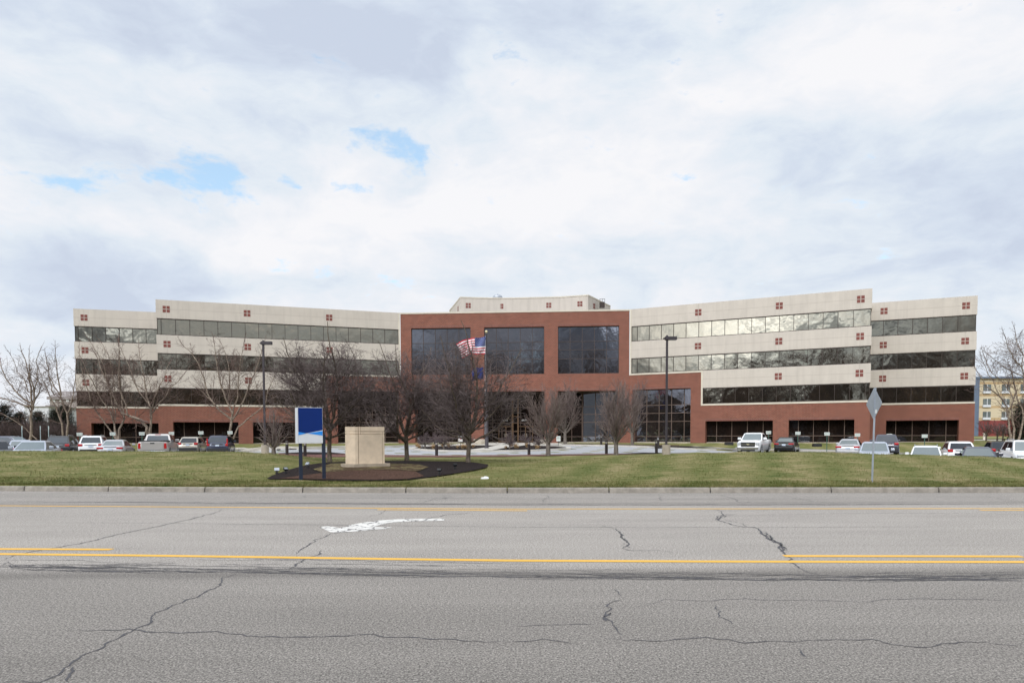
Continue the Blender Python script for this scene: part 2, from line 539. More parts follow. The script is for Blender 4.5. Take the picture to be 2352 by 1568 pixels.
def A_(pts): return [(x * .5, (1900 + y * .8707) / 1.7415) for x, y in pts]
def B_(pts): return [(1176 + x * .5, (1900 + y * .8707) / 1.7415) for x, y in pts]
mb = MB()
def ck(pts, w, jag, seed, n=1, spread=0.0, wv=.6):
    w = w * (1.45 if w < .012 else 1.0)
    rr = random.Random(seed)
    for i in range(n):
        dy = rr.uniform(-spread, spread)
        road_strip(mb, [(x, y + dy) for x, y in pts], w * (1 if i == 0 else .5), .0022 + .0003 * (seed % 5), jag, True, 0.05 if w < .03 else .07, wv, seed * 31 + i)
main = A_([(-60, 425), (0, 428), (600, 437), (1200, 445), (1700, 455), (2352, 468)]) + B_([(600, 471), (1000, 477), (1400, 478), (2352, 478), (2500, 478)])
ck(main, .026, .012, 1)
for i in range(150):      # frayed cracks round the main seam
    x0 = rnd.uniform(-50, 2300); L = rnd.uniform(60, 420)
    xc = x0 + L / 2
    yb = np.interp(xc, [p[0] for p in main], [p[1] for p in main])
    sp = 4 + 9 * math.exp(-((xc - 950) / 450) ** 2) + 3
    dy = -abs(rnd.gauss(0, sp)) + rnd.uniform(-1, 5)
    y0 = np.interp(x0, [p[0] for p in main], [p[1] for p in main]) + dy; y1 = np.interp(x0 + L, [p[0] for p in main], [p[1] for p in main]) + dy + rnd.uniform(-2.5, 2.5)
    ck([(x0, y0), (x0 + L * .5, (y0 + y1) / 2 + rnd.uniform(-1.2, 1.2)), (x0 + L, y1)], rnd.uniform(.005, .014), .010, 100 + i)
# long faint joints
ck(A_([(-40, 214), (0, 215), (1176, 224), (2352, 238)]) + B_([(1176, 238), (2400, 236)]), .010, .003, 2)
ck(A_([(-40, 121), (0, 122), (1176, 128), (2352, 136)]) + B_([(1176, 136), (2400, 133)]), .045, .015, 3, 3, 1.2)
ck(A_([(-40, 96), (600, 97), (1600, 104), (2352, 106)]), .02, .015, 4)
ck(B_([(0, 108), (1176, 109), (2352, 108)]), .018, .015, 5)
ck(B_([(1050, 185), (1500, 176), (2000, 174), (2400, 182)]), .016, .01, 6)
# lower long cracks
ck(A_([(280, 712), (640, 708), (700, 718), (1000, 715), (1140, 735), (1400, 738), (1700, 738), (1760, 750), (2000, 760), (2352, 765)]), .011, .014, 7)
ck(B_([(0, 768), (150, 758), (300, 776)]), .009, .016, 8)
ck(B_([(400, 744), (520, 757), (700, 764), (900, 748), (1100, 766), (1300, 768), (1400, 754), (1650, 755), (1850, 785), (2100, 772), (2400, 775)]), .012, .014, 9)
ck(B_([(600, 600), (700, 570), (900, 574), (1200, 570), (1640, 582), (1750, 568), (2352, 574)]), .008, .012, 10)
ck(B_([(0, 690), (250, 692), (400, 688)]), .006, .012, 11)
# cross cracks
ck(A_([(-40, 965), (60, 940), (180, 945), (240, 915), (310, 885), (400, 820), (480, 795), (560, 745), (620, 720), (700, 685), (712, 655), (690, 645), (800, 590), (900, 560), (975, 520), (1010, 470), (1080, 445)]), .019, .016, 12)
ck(A_([(300, 950), (340, 900), (330, 880)]), .009, .012, 13)
ck(A_([(0, 395), (60, 370), (130, 355), (280, 328), (500, 285), (700, 240), (770, 222), (860, 205), (960, 180), (1000, 165), (1015, 155)]), .024, .012, 14)
ck(A_([(0, 183), (180, 160), (380, 142)]), .012, .01, 15)
ck(A_([(1368, 362), (1385, 340), (1440, 305), (1490, 285), (1520, 270), (1560, 258)]), .020, .014, 16)
ck(A_([(1340, 430), (1370, 405), (1400, 385), (1445, 365), (1466, 345)]), .024, .014, 17)
ck(A_([(1700, 192), (1760, 175), (1780, 160), (1820, 155), (1800, 145)]), .014, .014, 18)
ck(A_([(1900, 215), (2000, 190), (2060, 182), (2160, 172)]), .024, .012, 19)
ck(A_([(30, 390), (60, 420), (110, 425)]), .014, .012, 20, 2, 4)
ck(B_([(410, 228), (430, 236), (470, 245), (495, 262), (515, 290), (530, 300), (528, 335), (545, 342), (640, 342), (700, 350), (740, 356)]), .020, .012, 21)
ck(B_([(495, 262), (515, 290), (530, 300), (528, 335)]), .02, .016, 22, 2, 1)
ck(B_([(920, 155), (965, 165), (975, 185), (958, 205), (1000, 218), (1050, 235), (1110, 240), (1145, 252), (1180, 290), (1220, 318), (1245, 345), (1268, 368), (1290, 400), (1310, 425), (1350, 440), (1420, 470)]), .030, .014, 23)
ck(B_([(1150, 258), (1180, 292), (1220, 320), (1240, 348)]), .035, .018, 24, 3, 1.5)
ck(B_([(930, 200), (985, 180), (1040, 180)]), .02, .02, 25, 3, 3)
ck(B_([(970, 205), (1040, 215), (1090, 240)]), .014, .014, 26)
ck(B_([(470, 520), (492, 540), (496, 555)]), .007, .01, 27)
ck(B_([(545, 568), (500, 575), (465, 588), (462, 610), (445, 630), (425, 652), (450, 670), (480, 690), (495, 715), (512, 735)]), .015, .012, 28)
ck(B_([(445, 630), (425, 652), (450, 670)]), .024, .018, 29, 2, 2)
ck(B_([(925, 595), (950, 625), (955, 650), (985, 670), (1000, 690)]), .008, .012, 30)
ck(B_([(1300, 790), (1330, 815), (1355, 840)]), .008, .014, 31)
ck(B_([(960, 90), (1010, 108), (1060, 125), (1120, 120)]), .02, .02, 32)
ck(B_([(1200, 90), (1400, 122), (1600, 135)]), .014, .02, 33)
ck(B_([(160, 92), (175, 105), (130, 118), (135, 126)]), .014, .02, 34)
ck(B_([(690, 95), (670, 108), (690, 120)]), .014, .02, 35)
ck(A_([(1980, 100), (2060, 98), (2040, 108), (1990, 110), (1930, 125)]), .018, .02, 36, 2, 2)
ck(A_([(1370, 108), (1420, 90)]), .012, .02, 37)
ck(B_([(2140, 90), (2300, 115), (2400, 130)]), .014, .02, 38)
for i in range(0):   # short hairline cracks scattered over the lanes
    x0 = rnd.uniform(0, 2300); y0 = rnd.choice([rnd.uniform(1140, 1165), rnd.uniform(1330, 1560)])
    L = rnd.uniform(20, 110); s = (y0 - 1000) / 400
    ck([(x0, y0), (x0 + L * .5, y0 + rnd.uniform(-3, 3) * s), (x0 + L, y0 + rnd.uniform(-6, 6) * s)], rnd.uniform(.004, .008), .012, 300 + i)
tag(mb.build('road_cracks', M['crack']), kind='structure')

# ------------------------------------------------------------------ surfaces beyond the lawn
def G(pts, lo=40.0): return [on_ground(x, y, lo)[:2] for x, y in pts]
near_edge = G([(590, 1041.5), (640, 1040.5), (700, 1040.5), (780, 1042), (860, 1044.5), (1000, 1045.5), (1176, 1045), (1300, 1043), (1450, 1041.5), (1560, 1040.5)], 44)
far_edge = G([(1640, 1034.5), (1600, 1033), (1540, 1030), (1480, 1027), (1400, 1024.5), (1300, 1023), (1230, 1022.3), (1050, 1022.6), (950, 1024.2), (870, 1027.2), (760, 1030.5), (700, 1032.5), (600, 1035), (560, 1036.2)], 44)
drive_poly = near_edge + G([(1640, 1040), (1700, 1039.5), (1700, 1037)], 44) + far_edge
drape('driveway', drive_poly, .012, M['drive'], .8, .8)
# parking lots
drape('left_parking_lot', [plan(-300, 37), plan(-150, 70), plan(300, 69), plan(470, 70), plan(552, 69), plan(575, 60), plan(590, 50.5), plan(560, 47), plan(520, 40), plan(300, 37)], .010, M['lot'], 1, 1)
drape('right_parking_lot', [plan(1655, 49), plan(1690, 70.5), plan(1800, 70), plan(2000, 67), plan(2150, 62), plan(2240, 56), plan(2400, 52), plan(2600, 50), plan(2600, 37), plan(1900, 37), plan(1780, 40)], .010, M['lot'], 1, 1)
# light kerbs and walks along the drive and lots
ribbon('drive_kerb', [Vector(p) for p in far_edge], .55, .014, M['walk'], h=.12)
def ribG(name, pts, w, h, mat='walk', lo=44): return ribbon(name, G(pts, lo), w, .014, M[mat], h=h)
ribG('front_walk', [(1570, 1027.5), (1640, 1029), (1700, 1031), (1780, 1033.5), (1860, 1035), (1985, 1037.5)], 1.6, .06)
ribG('left_walk', [(545, 1029), (600, 1029), (680, 1027.5), (760, 1026), (860, 1023.5)], 1.5, .05)
ribG('left_lot_kerb', [(548, 1034.5), (560, 1033), (600, 1032.8), (640, 1034.2)], .35, .12)
drape('entrance_plaza', G([(1035, 1022.8), (1130, 1022.6), (1250, 1022.5), (1330, 1023.2), (1330, 1019.5), (1255, 1017), (1110, 1017), (1050, 1019)], 44), .03, M['walk'], .8, .8)
# central island
isl_px = [(945, 1032.2), (960, 1029.3), (1000, 1026.8), (1080, 1025.2), (1150, 1024.8), (1230, 1025.2), (1280, 1027), (1306, 1029.8), (1306, 1032), (1280, 1033.8), (1230, 1036), (1176, 1037.3), (1100, 1038), (1030, 1037.4), (980, 1035.4)]
isl = G(isl_px, 44)
drape('island_bed', isl, .11, M['mulch'], .5, .5)
ribbon('island_kerb', [Vector(p) for p in isl], .42, .02, M['walk'], h=.13, closed=True)
drape('island_walk', G([(1068, 1038), (1130, 1037.7), (1168, 1031), (1215, 1025.2), (1150, 1024.8), (1118, 1031)], 44), .165, M['walk'], .4, .4)
# red ground cover between lawn and drive
drape('red_ground_cover_bed', near_edge[1:9] + G([(1470, 1042.6), (1400, 1044.2), (1300, 1046.2), (1176, 1048.6), (1000, 1050), (860, 1050), (760, 1049.6), (690, 1049), (640, 1046.8)], 36), .02, M['redcover'], .5, .5)
# dark beds
def bed(pts, mat='mulch', lo=44, off=.03): return drape('planting_bed', G(pts, lo), off, M[mat], .5, .5)
bed([(1490, 1029), (1540, 1027.6), (1600, 1029.5), (1660, 1033.4), (1600, 1032.6), (1545, 1030.6)], off=.15)
bed([(1560, 1028), (1600, 1026.5), (1520, 1024.6), (1450, 1024.6)], off=.09)
bed([(1434, 1041.8), (1480, 1040), (1528, 1040.6), (1500, 1042.2)], off=.04)
bed([(640, 1033), (700, 1030.4), (770, 1028), (820, 1028.2), (780, 1030), (700, 1032.2)], off=.09)
bed([(640, 1041.5), (700, 1038.6), (760, 1039.3), (800, 1043), (720, 1044)], off=.045)
bed([(1290, 1021.6), (1400, 1022), (1480, 1024.2), (1560, 1024.8), (1560, 1022), (1400, 1019.6), (1290, 1019.6)], 'straw', off=.05)
# mulched monument island in the lawn
mi_px = [(612, 1101), (625, 1094), (655, 1083), (700, 1070), (757, 1062.5), (850, 1060), (935, 1059.2), (1020, 1060.3), (1075, 1061.3), (1122, 1068), (1118, 1075), (1070, 1085), (1010, 1094), (940, 1103.5), (860, 1106), (760, 1105), (680, 1103), (630, 1102.5)]
MI = G(mi_px, 20.8)
drape('monument_bed', MI, .035, M['mulch'], .25, .25)
drape('monument_bed_brown', G([(640, 1102), (700, 1094), (780, 1084), (860, 1078), (950, 1083), (975, 1096), (935, 1102.5), (860, 1104.5), (760, 1103.5)], 20.8), .05, M['mulch_red'], .25, .25)
drape('monument_bed_groundcover', G([(720, 1081), (760, 1067.5), (860, 1065), (960, 1069), (985, 1075), (960, 1085), (880, 1082), (800, 1083), (740, 1088)], 20.8), .062, M['straw'], .25, .25)
# ------------------------------------------------------------------ building materials
def mat_brick(name, base, mortar, soldier=False):
    m, t, bs = material(name)
    uv = t.coord('UV')
    br = t.new('ShaderNodeTexBrick')
    t.put(br.inputs['Vector'], uv)
    br.inputs['Color1'].default_value = (*base, 1)
    br.inputs['Color2'].default_value = (base[0] * .68, base[1] * .62, base[2] * .68, 1)
    br.inputs['Mortar'].default_value = (*mortar, 1)
    br.inputs['Scale'].default_value = 1.0
    br.inputs['Mortar Size'].default_value = 0.018
    br.inputs['Brick Width'].default_value = 0.10 if soldier else 0.30
    br.inputs['Row Height'].default_value = 0.30 if soldier else 0.10
    n = t.noise(uv, .8, 5, .65)
    n2 = t.noise(t.scalev(uv, 1, 6, 1), 1.2, 4, .6)
    k = t.mrange(t.math('ADD', t.math('MULTIPLY', n, .5), t.math('MULTIPLY', n2, .5)), .35, .65, .84, 1.14)
    c = t.mix(1.0, br.outputs['Color'], k, 'MULTIPLY')
    t.put(bs.inputs['Base Color'], c)
    bs.inputs['Roughness'].default_value = .9
    bs.inputs['Specular IOR Level'].default_value = .2
    t.put(bs.inputs['Normal'], t.bump(t.math('SUBTRACT', 1.0, br.outputs['Fac']), .4, .01))
    return m
M['brick'] = mat_brick('red_brick', (.225, .060, .039), (.31, .185, .14))
M['soldier'] = mat_brick('soldier_brick', (.245, .066, .046), (.25, .18, .15), True)
def mat_precast():
    m, t, bs = material('precast_panel')
    g = t.coord('Object')
    uv = t.coord('UV')
    n = t.noise(g, .7, 5, .6)
    st = t.noise(t.scalev(uv, 1.6, .12, 1), 1.3, 4, .65)
    k = t.mrange(n, .3, .7, .95, 1.04)
    k2 = t.mrange(st, .45, .72, 1.0, .90)
    c = t.mix(1.0, (.585, .53, .47, 1), t.math('MULTIPLY', k, k2), 'MULTIPLY')
    t.put(bs.inputs['Base Color'], c)
    bs.inputs['Roughness'].default_value = .85
    bs.inputs['Specular IOR Level'].default_value = .25
    return m
M['precast'] = mat_precast()
M['trim'] = flat('limestone_trim', (.64, .585, .49), .85, var=.08, scale=1)
M['joint'] = flat('panel_joint', (.42, .37, .325), .9)
M['tile'] = flat('red_ornament_tile', (.20, .06, .048), .75, var=.15)
M['frame'] = flat('bronze_frame', (.055, .040, .034), .5, .4)
M['frame_l'] = flat('bronze_mullion', (.15, .105, .085), .5, .3)
M['frame_c'] = flat('brown_mullion', (.075, .055, .05), .5, .3)
M['bronze'] = flat('bronze_door_frame', (.15, .09, .05), .45, .5)
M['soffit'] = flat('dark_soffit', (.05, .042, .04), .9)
M['roof'] = flat('roof_membrane', (.25, .25, .25), .9)
def mat_glass(name, tint, refl, wav=0.0, inner=(.012, .010, .009), f0=0.35, wscale=1.0):
    """tinted reflective glazing: a mirror coat over a dark interior"""
    m, t, bs = material(name)
    nt = t.nt; nt.nodes.remove(bs)
    out = [n for n in nt.nodes if n.type == 'OUTPUT_MATERIAL'][0]
    dif = t.new('ShaderNodeBsdfDiffuse')
    g = t.coord('Object')
    dn = t.noise(g, .5, 3)
    t.put(dif.inputs[0], t.mix(t.mrange(dn, .4, .6), (*inner, 1), (inner[0] * 1.8, inner[1] * 1.6, inner[2] * 1.5, 1)))
    gl = t.new('ShaderNodeBsdfGlossy'); gl.inputs['Roughness'].default_value = .012
    t.put(gl.inputs[0], (*tint, 1))
    if wav:
        n = t.noise(g, .55 * wscale, 2, .5, .6)
        n2 = t.noise(g, 1.5 * wscale, 2, .5)
        h = t.math('ADD', n, t.math('MULTIPLY', n2, .35))
        t.put(gl.inputs['Normal'], t.bump(h, 1.0, wav))
    fr = t.new('ShaderNodeFresnel'); fr.inputs['IOR'].default_value = 1.5
    k = t.math('MAXIMUM', t.math('MULTIPLY', fr.outputs[0], 1.0), refl) if refl < .1 else t.math('ADD', refl, t.math('MULTIPLY', fr.outputs[0], .35), clamp=True)
    mx = t.new('ShaderNodeMixShader')
    t.put(mx.inputs[0], k); t.l.new(dif.outputs[0], mx.inputs[1]); t.l.new(gl.outputs[0], mx.inputs[2])
    t.l.new(mx.outputs[0], out.inputs[0])
    return m
M['g_ribbon'] = mat_glass('bronze_reflective_glass', (.90, .86, .71), .40, wav=.035, wscale=.55)
M['g_center'] = mat_glass('grey_reflective_glass', (.82, .86, 1.0), .27, wav=.012)
M['g_dark'] = mat_glass('dark_tinted_glass', (.75, .80, .9), .045, wav=.006, inner=(.010, .007, .006))
M['g_porch'] = mat_glass('porch_reflective_glass', (.85, .88, .95), .34, wav=.008)

# ------------------------------------------------------------------ building frame
ZP = 17.33
ZG = 0.62        # below grade at the foot of the walls
W1b, W1t, W2b, W2t, W3b, W3t, GT = 13.34, 15.23, 9.38, 11.27, 5.42, 7.31, 3.36
class Fac:
    def __init__(s, p0, p1):
        s.p0 = Vector((p0[0], p0[1])); s.p1 = Vector((p1[0], p1[1]))
        s.t = (s.p1 - s.p0).normalized(); s.n = Vector((s.t.y, -s.t.x))
        s.L = (s.p1 - s.p0).length
    def pt(s, u, dep, z):
        p = s.p0 + s.t * u + s.n * dep
        return (p.x, p.y, z)
    def ux(s, x, y=900, dep=0.0):
        d = ray(x, y); o = s.p0 + s.n * dep
        # solve k*d.xy = o + t*u
        det = d.x * (-s.t.y) + s.t.x * d.y
        k = (o.x * (-s.t.y) + s.t.x * o.y) / det
        P = Vector((d.x * k, d.y * k))
        return (P - o).dot(s.t)
    def box(s, mb, u0, u1, z0, z1, d0, d1, m=0, back=False):
        """d0 outer face (towards the viewer), d1 inner face"""
        A = lambda u, d, z: s.pt(u, d, z)
        mb.face([A(u0, d0, z0), A(u1, d0, z0), A(u1, d0, z1), A(u0, d0, z1)], [(u0, z0), (u1, z0), (u1, z1), (u0, z1)], m)
        mb.face([A(u1, d0, z0), A(u1, d1, z0), A(u1, d1, z1), A(u1, d0, z1)], [(-d0, z0), (-d1, z0), (-d1, z1), (-d0, z1)], m)
        mb.face([A(u0, d1, z0), A(u0, d0, z0), A(u0, d0, z1), A(u0, d1, z1)], [(-d1, z0), (-d0, z0), (-d0, z1), (-d1, z1)], m)
        mb.face([A(u0, d0, z1), A(u1, d0, z1), A(u1, d1, z1), A(u0, d1, z1)], [(u0, -d0), (u1, -d0), (u1, -d1), (u0, -d1)], m)
        mb.face([A(u0, d1, z0), A(u1, d1, z0), A(u1, d0, z0), A(u0, d0, z0)], [(u0, -d1), (u1, -d1), (u1, -d0), (u0, -d0)], m)
        mb.face([A(u1, d1, z0), A(u0, d1, z0), A(u0, d1, z1), A(u1, d1, z1)], [(u0, z0), (u1, z0), (u1, z1), (u0, z1)], m)

pC0 = atz(919.5, 718.6, ZP); pC1 = atz(1446, 710.6, ZP)
pL = atz(357, 687.3, ZP); pR = atz(2004, 662, ZP)
pLL = atz(168, 708.3, ZP); pLR = atz(357, 716.5, ZP)
pRL = atz(2007.5, 695.3, ZP); pRR = atz(2246, 678.5, ZP)
FC = Fac(pC0, pC1); FL = Fac(pL, pC0); FR = Fac(pC1, pR); FLL = Fac(pLL, pLR); FRR = Fac(pRL, pRR)
print('centre', pC0, pC1, FC.L, 'left', pL, FL.L, 'right', pR, FR.L, 'far', FLL.L, FRR.L, 'angles', [round(math.degrees(math.atan2(f.t.y, f.t.x)), 1) for f in (FLL, FL, FC, FR, FRR)], pLL, pLR, pRL, pRR)
BLD = empty('office_building', (float((pC0.x + pC1.x) / 2), float(pC0.y), 0.7), 0,
            'four-storey office building of red brick and pale concrete bands with long ribbon windows', 'building')
BLD_INV = Matrix.Translation(-BLD.location)
def put(o):
    o.parent = BLD; o.matrix_parent_inverse = BLD_INV
    return o
def sub(o, par):
    o.parent = par
    return o

def rosette(F, u, z, sz=.74):
    mb = MB(); s = sz / 2; g = .035
    for a in (-1, 1):
        for b in (-1, 1):
            u0, u1 = sorted((u + a * g, u + a * s)); z0, z1 = sorted((z + b * g, z + b * s))
            F.box(mb, u0, u1, z0, z1, .018, -.03)
    put(mb.build('square_ornament', M['tile']))

def ribbon_window(F, u0, u1, zb, zt, mat, edges, dep=-.10, rows=(), fw=.05, name='window', tilt=.0035, fmat=None):
    """frame mesh with child panes; edges = list of mullion positions incl. both ends"""
    mf = MB()
    F.box(mf, u0, u1, zt - .10, zt, dep + .07, dep - .05)
    F.box(mf, u0, u1, zb, zb + .07, dep + .07, dep - .05)
    e = list(edges)
    for i, x in enumerate(e):
        a, b = x - fw / 2, x + fw / 2
        if i == 0: a, b = x, x + fw
        if i == len(e) - 1: a, b = x - fw, x
        F.box(mf, a, b, zb + .07, zt - .10, dep + .05, dep - .05)
    rs = [zb + .07] + list(rows) + [zt - .10]
    for r in rows:
        for i in range(len(e) - 1):
            F.box(mf, e[i] + fw / 2 + .001 + (fw / 2 if i == 0 else 0), e[i + 1] - fw / 2 - .001 - (fw / 2 if i == len(e) - 2 else 0), r - fw / 2, r + fw / 2, dep + .04, dep - .05)
    w = put(mf.build(name, M[fmat] if fmat else (M['frame'] if not rows else M['frame_l'])))
    mg = MB()
    for i in range(len(e) - 1):
        for z0, z1 in zip(rs[:-1], rs[1:]):
            w_ = e[i + 1] - e[i]; h_ = z1 - z0
            tx = rnd.gauss(0, tilt) * w_ / 2; tz = rnd.gauss(0, tilt * .8) * h_ / 2
            d = dep - .02
            P = [F.pt(e[i], d - tx - tz, z0), F.pt(e[i + 1], d + tx - tz, z0), F.pt(e[i + 1], d + tx + tz, z1), F.pt(e[i], d - tx + tz, z1)]
            mg.face(P, [(e[i], z0), (e[i + 1], z0), (e[i + 1], z1), (e[i], z1)])
    g = mg.build('pane', mat); g.parent = w
    return w

def edges_auto(L, first, mod):
    e = [0.0, first]
    while e[-1] + mod < L - .35: e.append(e[-1] + mod)
    e.append(L)
    return e

# --- spandrels (precast bands). Parts of the building, one mesh each.
D = 18.0
def band(F, u0, u1, z0, z1, ros, deep=D, joint=True, coping=False, d0=0.0):
    mb = MB()
    F.box(mb, u0, u1, z0, z1, d0, -deep)
    o = put(mb.build('concrete_band', M['precast']))
    mj = MB()
    zm = (z0 + z1) / 2 if not coping else z0 + (z1 - z0) * .5
    cuts = sorted([r for r in ros if u0 < r < u1])
    segs = []
    if joint:
        a = u0
        for r in cuts:
            segs.append((a, r - .38)); a = r + .38
        segs.append((a, u1))
        for a, b in segs:
            if b > a: F.box(mj, a, b, zm - .015, zm + .015, d0 + .003, d0 - .02)
        for r in cuts:
            F.box(mj, r - .013, r + .013, zm + .39, z1 - .01, d0 + .003, d0 - .02)
            F.box(mj, r - .013, r + .013, z0 + .01, zm - .39, d0 + .003, d0 - .02)
        if mj.f:
            j = mj.build('joint_line', M['joint']); j.parent = o
    for r in cuts: rosette(F, r, zm)
    return o

rosR = [FR.ux(x, 700) for x in (1604, 1790, 1977)]
rosL = [FL.ux(x, 720) for x in (382, 567.5, 756)]
rosLL = [FLL.ux(193, 728)]
rosRR = [FRR.ux(2030.5, 714), FRR.ux(2219, 700)]
uLb = FL.ux(745, 880)      # brick step on the left wing
uRb = FR.ux(1614, 900)     # brick step on the right wing
TW = .20
vs = [(15.23, ZP), (11.27, 13.34), (7.31, 9.38)]
for i, (z0, z1) in enumerate(vs):
    band(FR, (.06 + TW if i < 2 else uRb + .001), FR.L, z0, z1, rosR, coping=(i == 0))
    band(FL, 0, (FL.L - .06 - TW if i < 2 else uLb - .001), z0, z1, rosL, coping=(i == 0))
    band(FLL, 0, FLL.L + (1.5), z0, z1 - (.004 if i == 0 else 0), rosLL, coping=(i == 0))
    band(FRR, -1.5, FRR.L, z0, z1 - (.004 if i == 0 else 0), rosRR, coping=(i == 0))
# dark glass core behind every ribbon (reads on the end returns)
def core(F, u0, u1, z0, z1):
    mb = MB(); F.box(mb, u0, u1, z0, z1, -.22, -D + .2)
    return put(mb.build('inner_wall', M['g_dark']))
for (z0, z1) in ((W1b, W1t), (W2b, W2t), (W3b, W3t)):
    s = 3 if z0 == W3b else 0
    core(FR, (uRb + .1 if s else .3), FR.L - .12, z0 + .001, z1 - .001); core(FL, .12, (uLb - .1 if s else FL.L - .3), z0 + .001, z1 - .001)
    core(FLL, .12, FLL.L + 1.3, z0 + .001, z1 - .001); core(FRR, -1.3, FRR.L - .12, z0 + .001, z1 - .001)
# ribbon windows
def ribs(F, u0, u1, first, mod):
    return [u0] + [u0 + first + mod * i for i in range(int((u1 - u0 - first - .3) / mod) + 1)] + [u1]
MOD = 1.5
for zb, zt in ((W1b, W1t), (W2b, W2t)):
    ribbon_window(FR, .06 + TW, FR.L - .08, zb, zt, M['g_ribbon'], ribs(FR, .06 + TW, FR.L - .08, .72, MOD))
    ribbon_window(FL, .08, FL.L - .06 - TW, zb, zt, M['g_ribbon'], ribs(FL, .08, FL.L - .06 - TW, .42, MOD))
    ribbon_window(FLL, .08, FLL.L + .4, zb, zt, M['g_ribbon'], ribs(FLL, .08, FLL.L + .4, .36, MOD))
    ribbon_window(FRR, -.4, FRR.L - .08, zb, zt, M['g_ribbon'], ribs(FRR, -.4, FRR.L - .08, 1.45, MOD))
ribbon_window(FR, uRb, FR.L - .08, W3b, W3t, M['g_ribbon'], ribs(FR, uRb, FR.L - .08, .72, MOD))
ribbon_window(FL, .08, uLb, W3b, W3t, M['g_ribbon'], ribs(FL, .08, uLb, .42, MOD))
ribbon_window(FLL, .08, FLL.L + .4, W3b, W3t, M['g_ribbon'], ribs(FLL, .08, FLL.L + .4, .36, MOD))
ribbon_window(FRR, -.4, FRR.L - .08, W3b, W3t, M['g_ribbon'], ribs(FRR, -.4, FRR.L - .08, 1.45, MOD))

# --- brick walls
PD = 1.1
def brick_wall(F, boxes, name='brick_wall'):
    mb = MB()
    for (u0, u1, z0, z1, d) in boxes: F.box(mb, u0, u1, z0, z1, 0, -d)
    return put(mb.build(name, M['brick']))
def trim(F, boxes, name='stone_trim'):
    mb = MB()
    for (u0, u1, z0, z1, o, d) in boxes: F.box(mb, u0, u1, z0, z1, o, -d)
    return put(mb.build(name, M['trim']))
def lintel(F, u0, u1, z):
    mb = MB(); F.box(mb, u0, u1, z + .004, z + .26, .004, -.05)
    put(mb.build('brick_lintel', M['soldier']))
def storefront(F, u0, u1, zt, n, rows, dep=-.95, mat=None, zb=None):
    zb = ZG + .22 if zb is None else zb
    e = [u0 + (u1 - u0) * i / n for i in range(n + 1)]
    mb = MB(); F.box(mb, u0, u1, ZG - .5, zb, dep + .12, dep - .3)
    put(mb.build('stone_sill', M['trim']))
    return ribbon_window(F, u0, u1, zb, zt, mat or M['g_dark'], e, dep=dep, rows=rows, fw=.07, tilt=.002)
ZB = -.6
def wing_base(F, ops, ub0, ub1):
    """single storey brick base with openings (u0,u1)"""
    top = W3b - TW
    bx = [(ub0, ub1, GT, top, PD)]
    a = ub0
    for o0, o1 in ops:
        if o0 > a: bx.append((a, o0, ZB, GT, PD))
        a = o1
    if a < ub1: bx.append((a, ub1, ZB, GT, PD))
    brick_wall(F, bx)
    trim(F, [(ub0 - (.0), ub1, top, W3b, .05, PD)])
    for o0, o1 in ops:
        lintel(F, o0, o1, GT)
        storefront(F, o0 - .6, o1 + .6, GT + .1, 6 if o1 - o0 > 9 else 5, [1.55 + .05])
# right wing
Y4 = 965
oR1 = (FR.ux(1620, 990), FR.ux(1775, 990)); oR2 = (FR.ux(1811, 990), FR.ux(1962, 990)); oRB = (FR.ux(1453, 960), FR.ux(1586, 960))
wing_base(FR, [oR1, oR2], uRb, FR.L)
oL1 = (FL.ux(397.8, 990), FL.ux(548, 990)); oL2 = (FL.ux(581, 990), FL.ux(735, 990)); oLB = (FL.ux(776, 960), FL.ux(917.5, 960))
wing_base(FL, [oL1, oL2], 0, uLb)
wing_base(FLL, [(FLL.ux(210, 990), FLL.ux(368, 990))], 0, FLL.L + 1.5)
wing_base(FRR, [(FRR.ux(2034.8, 990), FRR.ux(2202, 990))], -1.5, FRR.L)
# two-storey brick bays beside the centre
BT = 7.36; TOPB = W2b - TW
brick_wall(FR, [(0, uRb - TW, BT, TOPB, PD), (oRB[1], uRb - TW, ZB, BT, PD), (0, max(.05, oRB[0]), ZB, BT, PD)])
trim(FR, [(.06, uRb, TOPB, W2b, .05, PD), (uRb - TW, uRb, W3b - TW, TOPB - .001, .04, PD), (.06, .06 + TW, W2b, ZP - .003, .04, .6)])
mb = MB(); FR.box(mb, uRb - TW, uRb - .001, ZB, W3b - TW - .001, 0, -PD); put(mb.build('brick_pier', M['brick']))
brick_wall(FL, [(uLb + TW, FL.L, BT, TOPB, PD), (uLb + TW, oLB[0], ZB, BT, PD), (min(oLB[1], FL.L - .05), FL.L, ZB, BT, PD)])
trim(FL, [(uLb, FL.L - .06, TOPB, W2b, .05, PD), (uLb, uLb + TW, W3b - TW, TOPB - .001, .04, PD), (FL.L - .06 - TW, FL.L - .06, W2b, ZP - .003, .04, .6)])
mb = MB(); FL.box(mb, uLb + .001, uLb + TW, ZB, W3b - TW - .001, 0, -PD); put(mb.build('brick_pier', M['brick']))
rowsB = [1.55, 3.4, 4.43, 5.43]
storefront(FR, oRB[0] + .0, oRB[1] + .6, BT + .1, 5, rowsB, mat=M['g_center']); lintel(FR, oRB[0], oRB[1], BT)
storefront(FL, oLB[0] - .6, oLB[1], BT + .1, 5, rowsB); lintel(FL, oLB[0], oLB[1], BT)

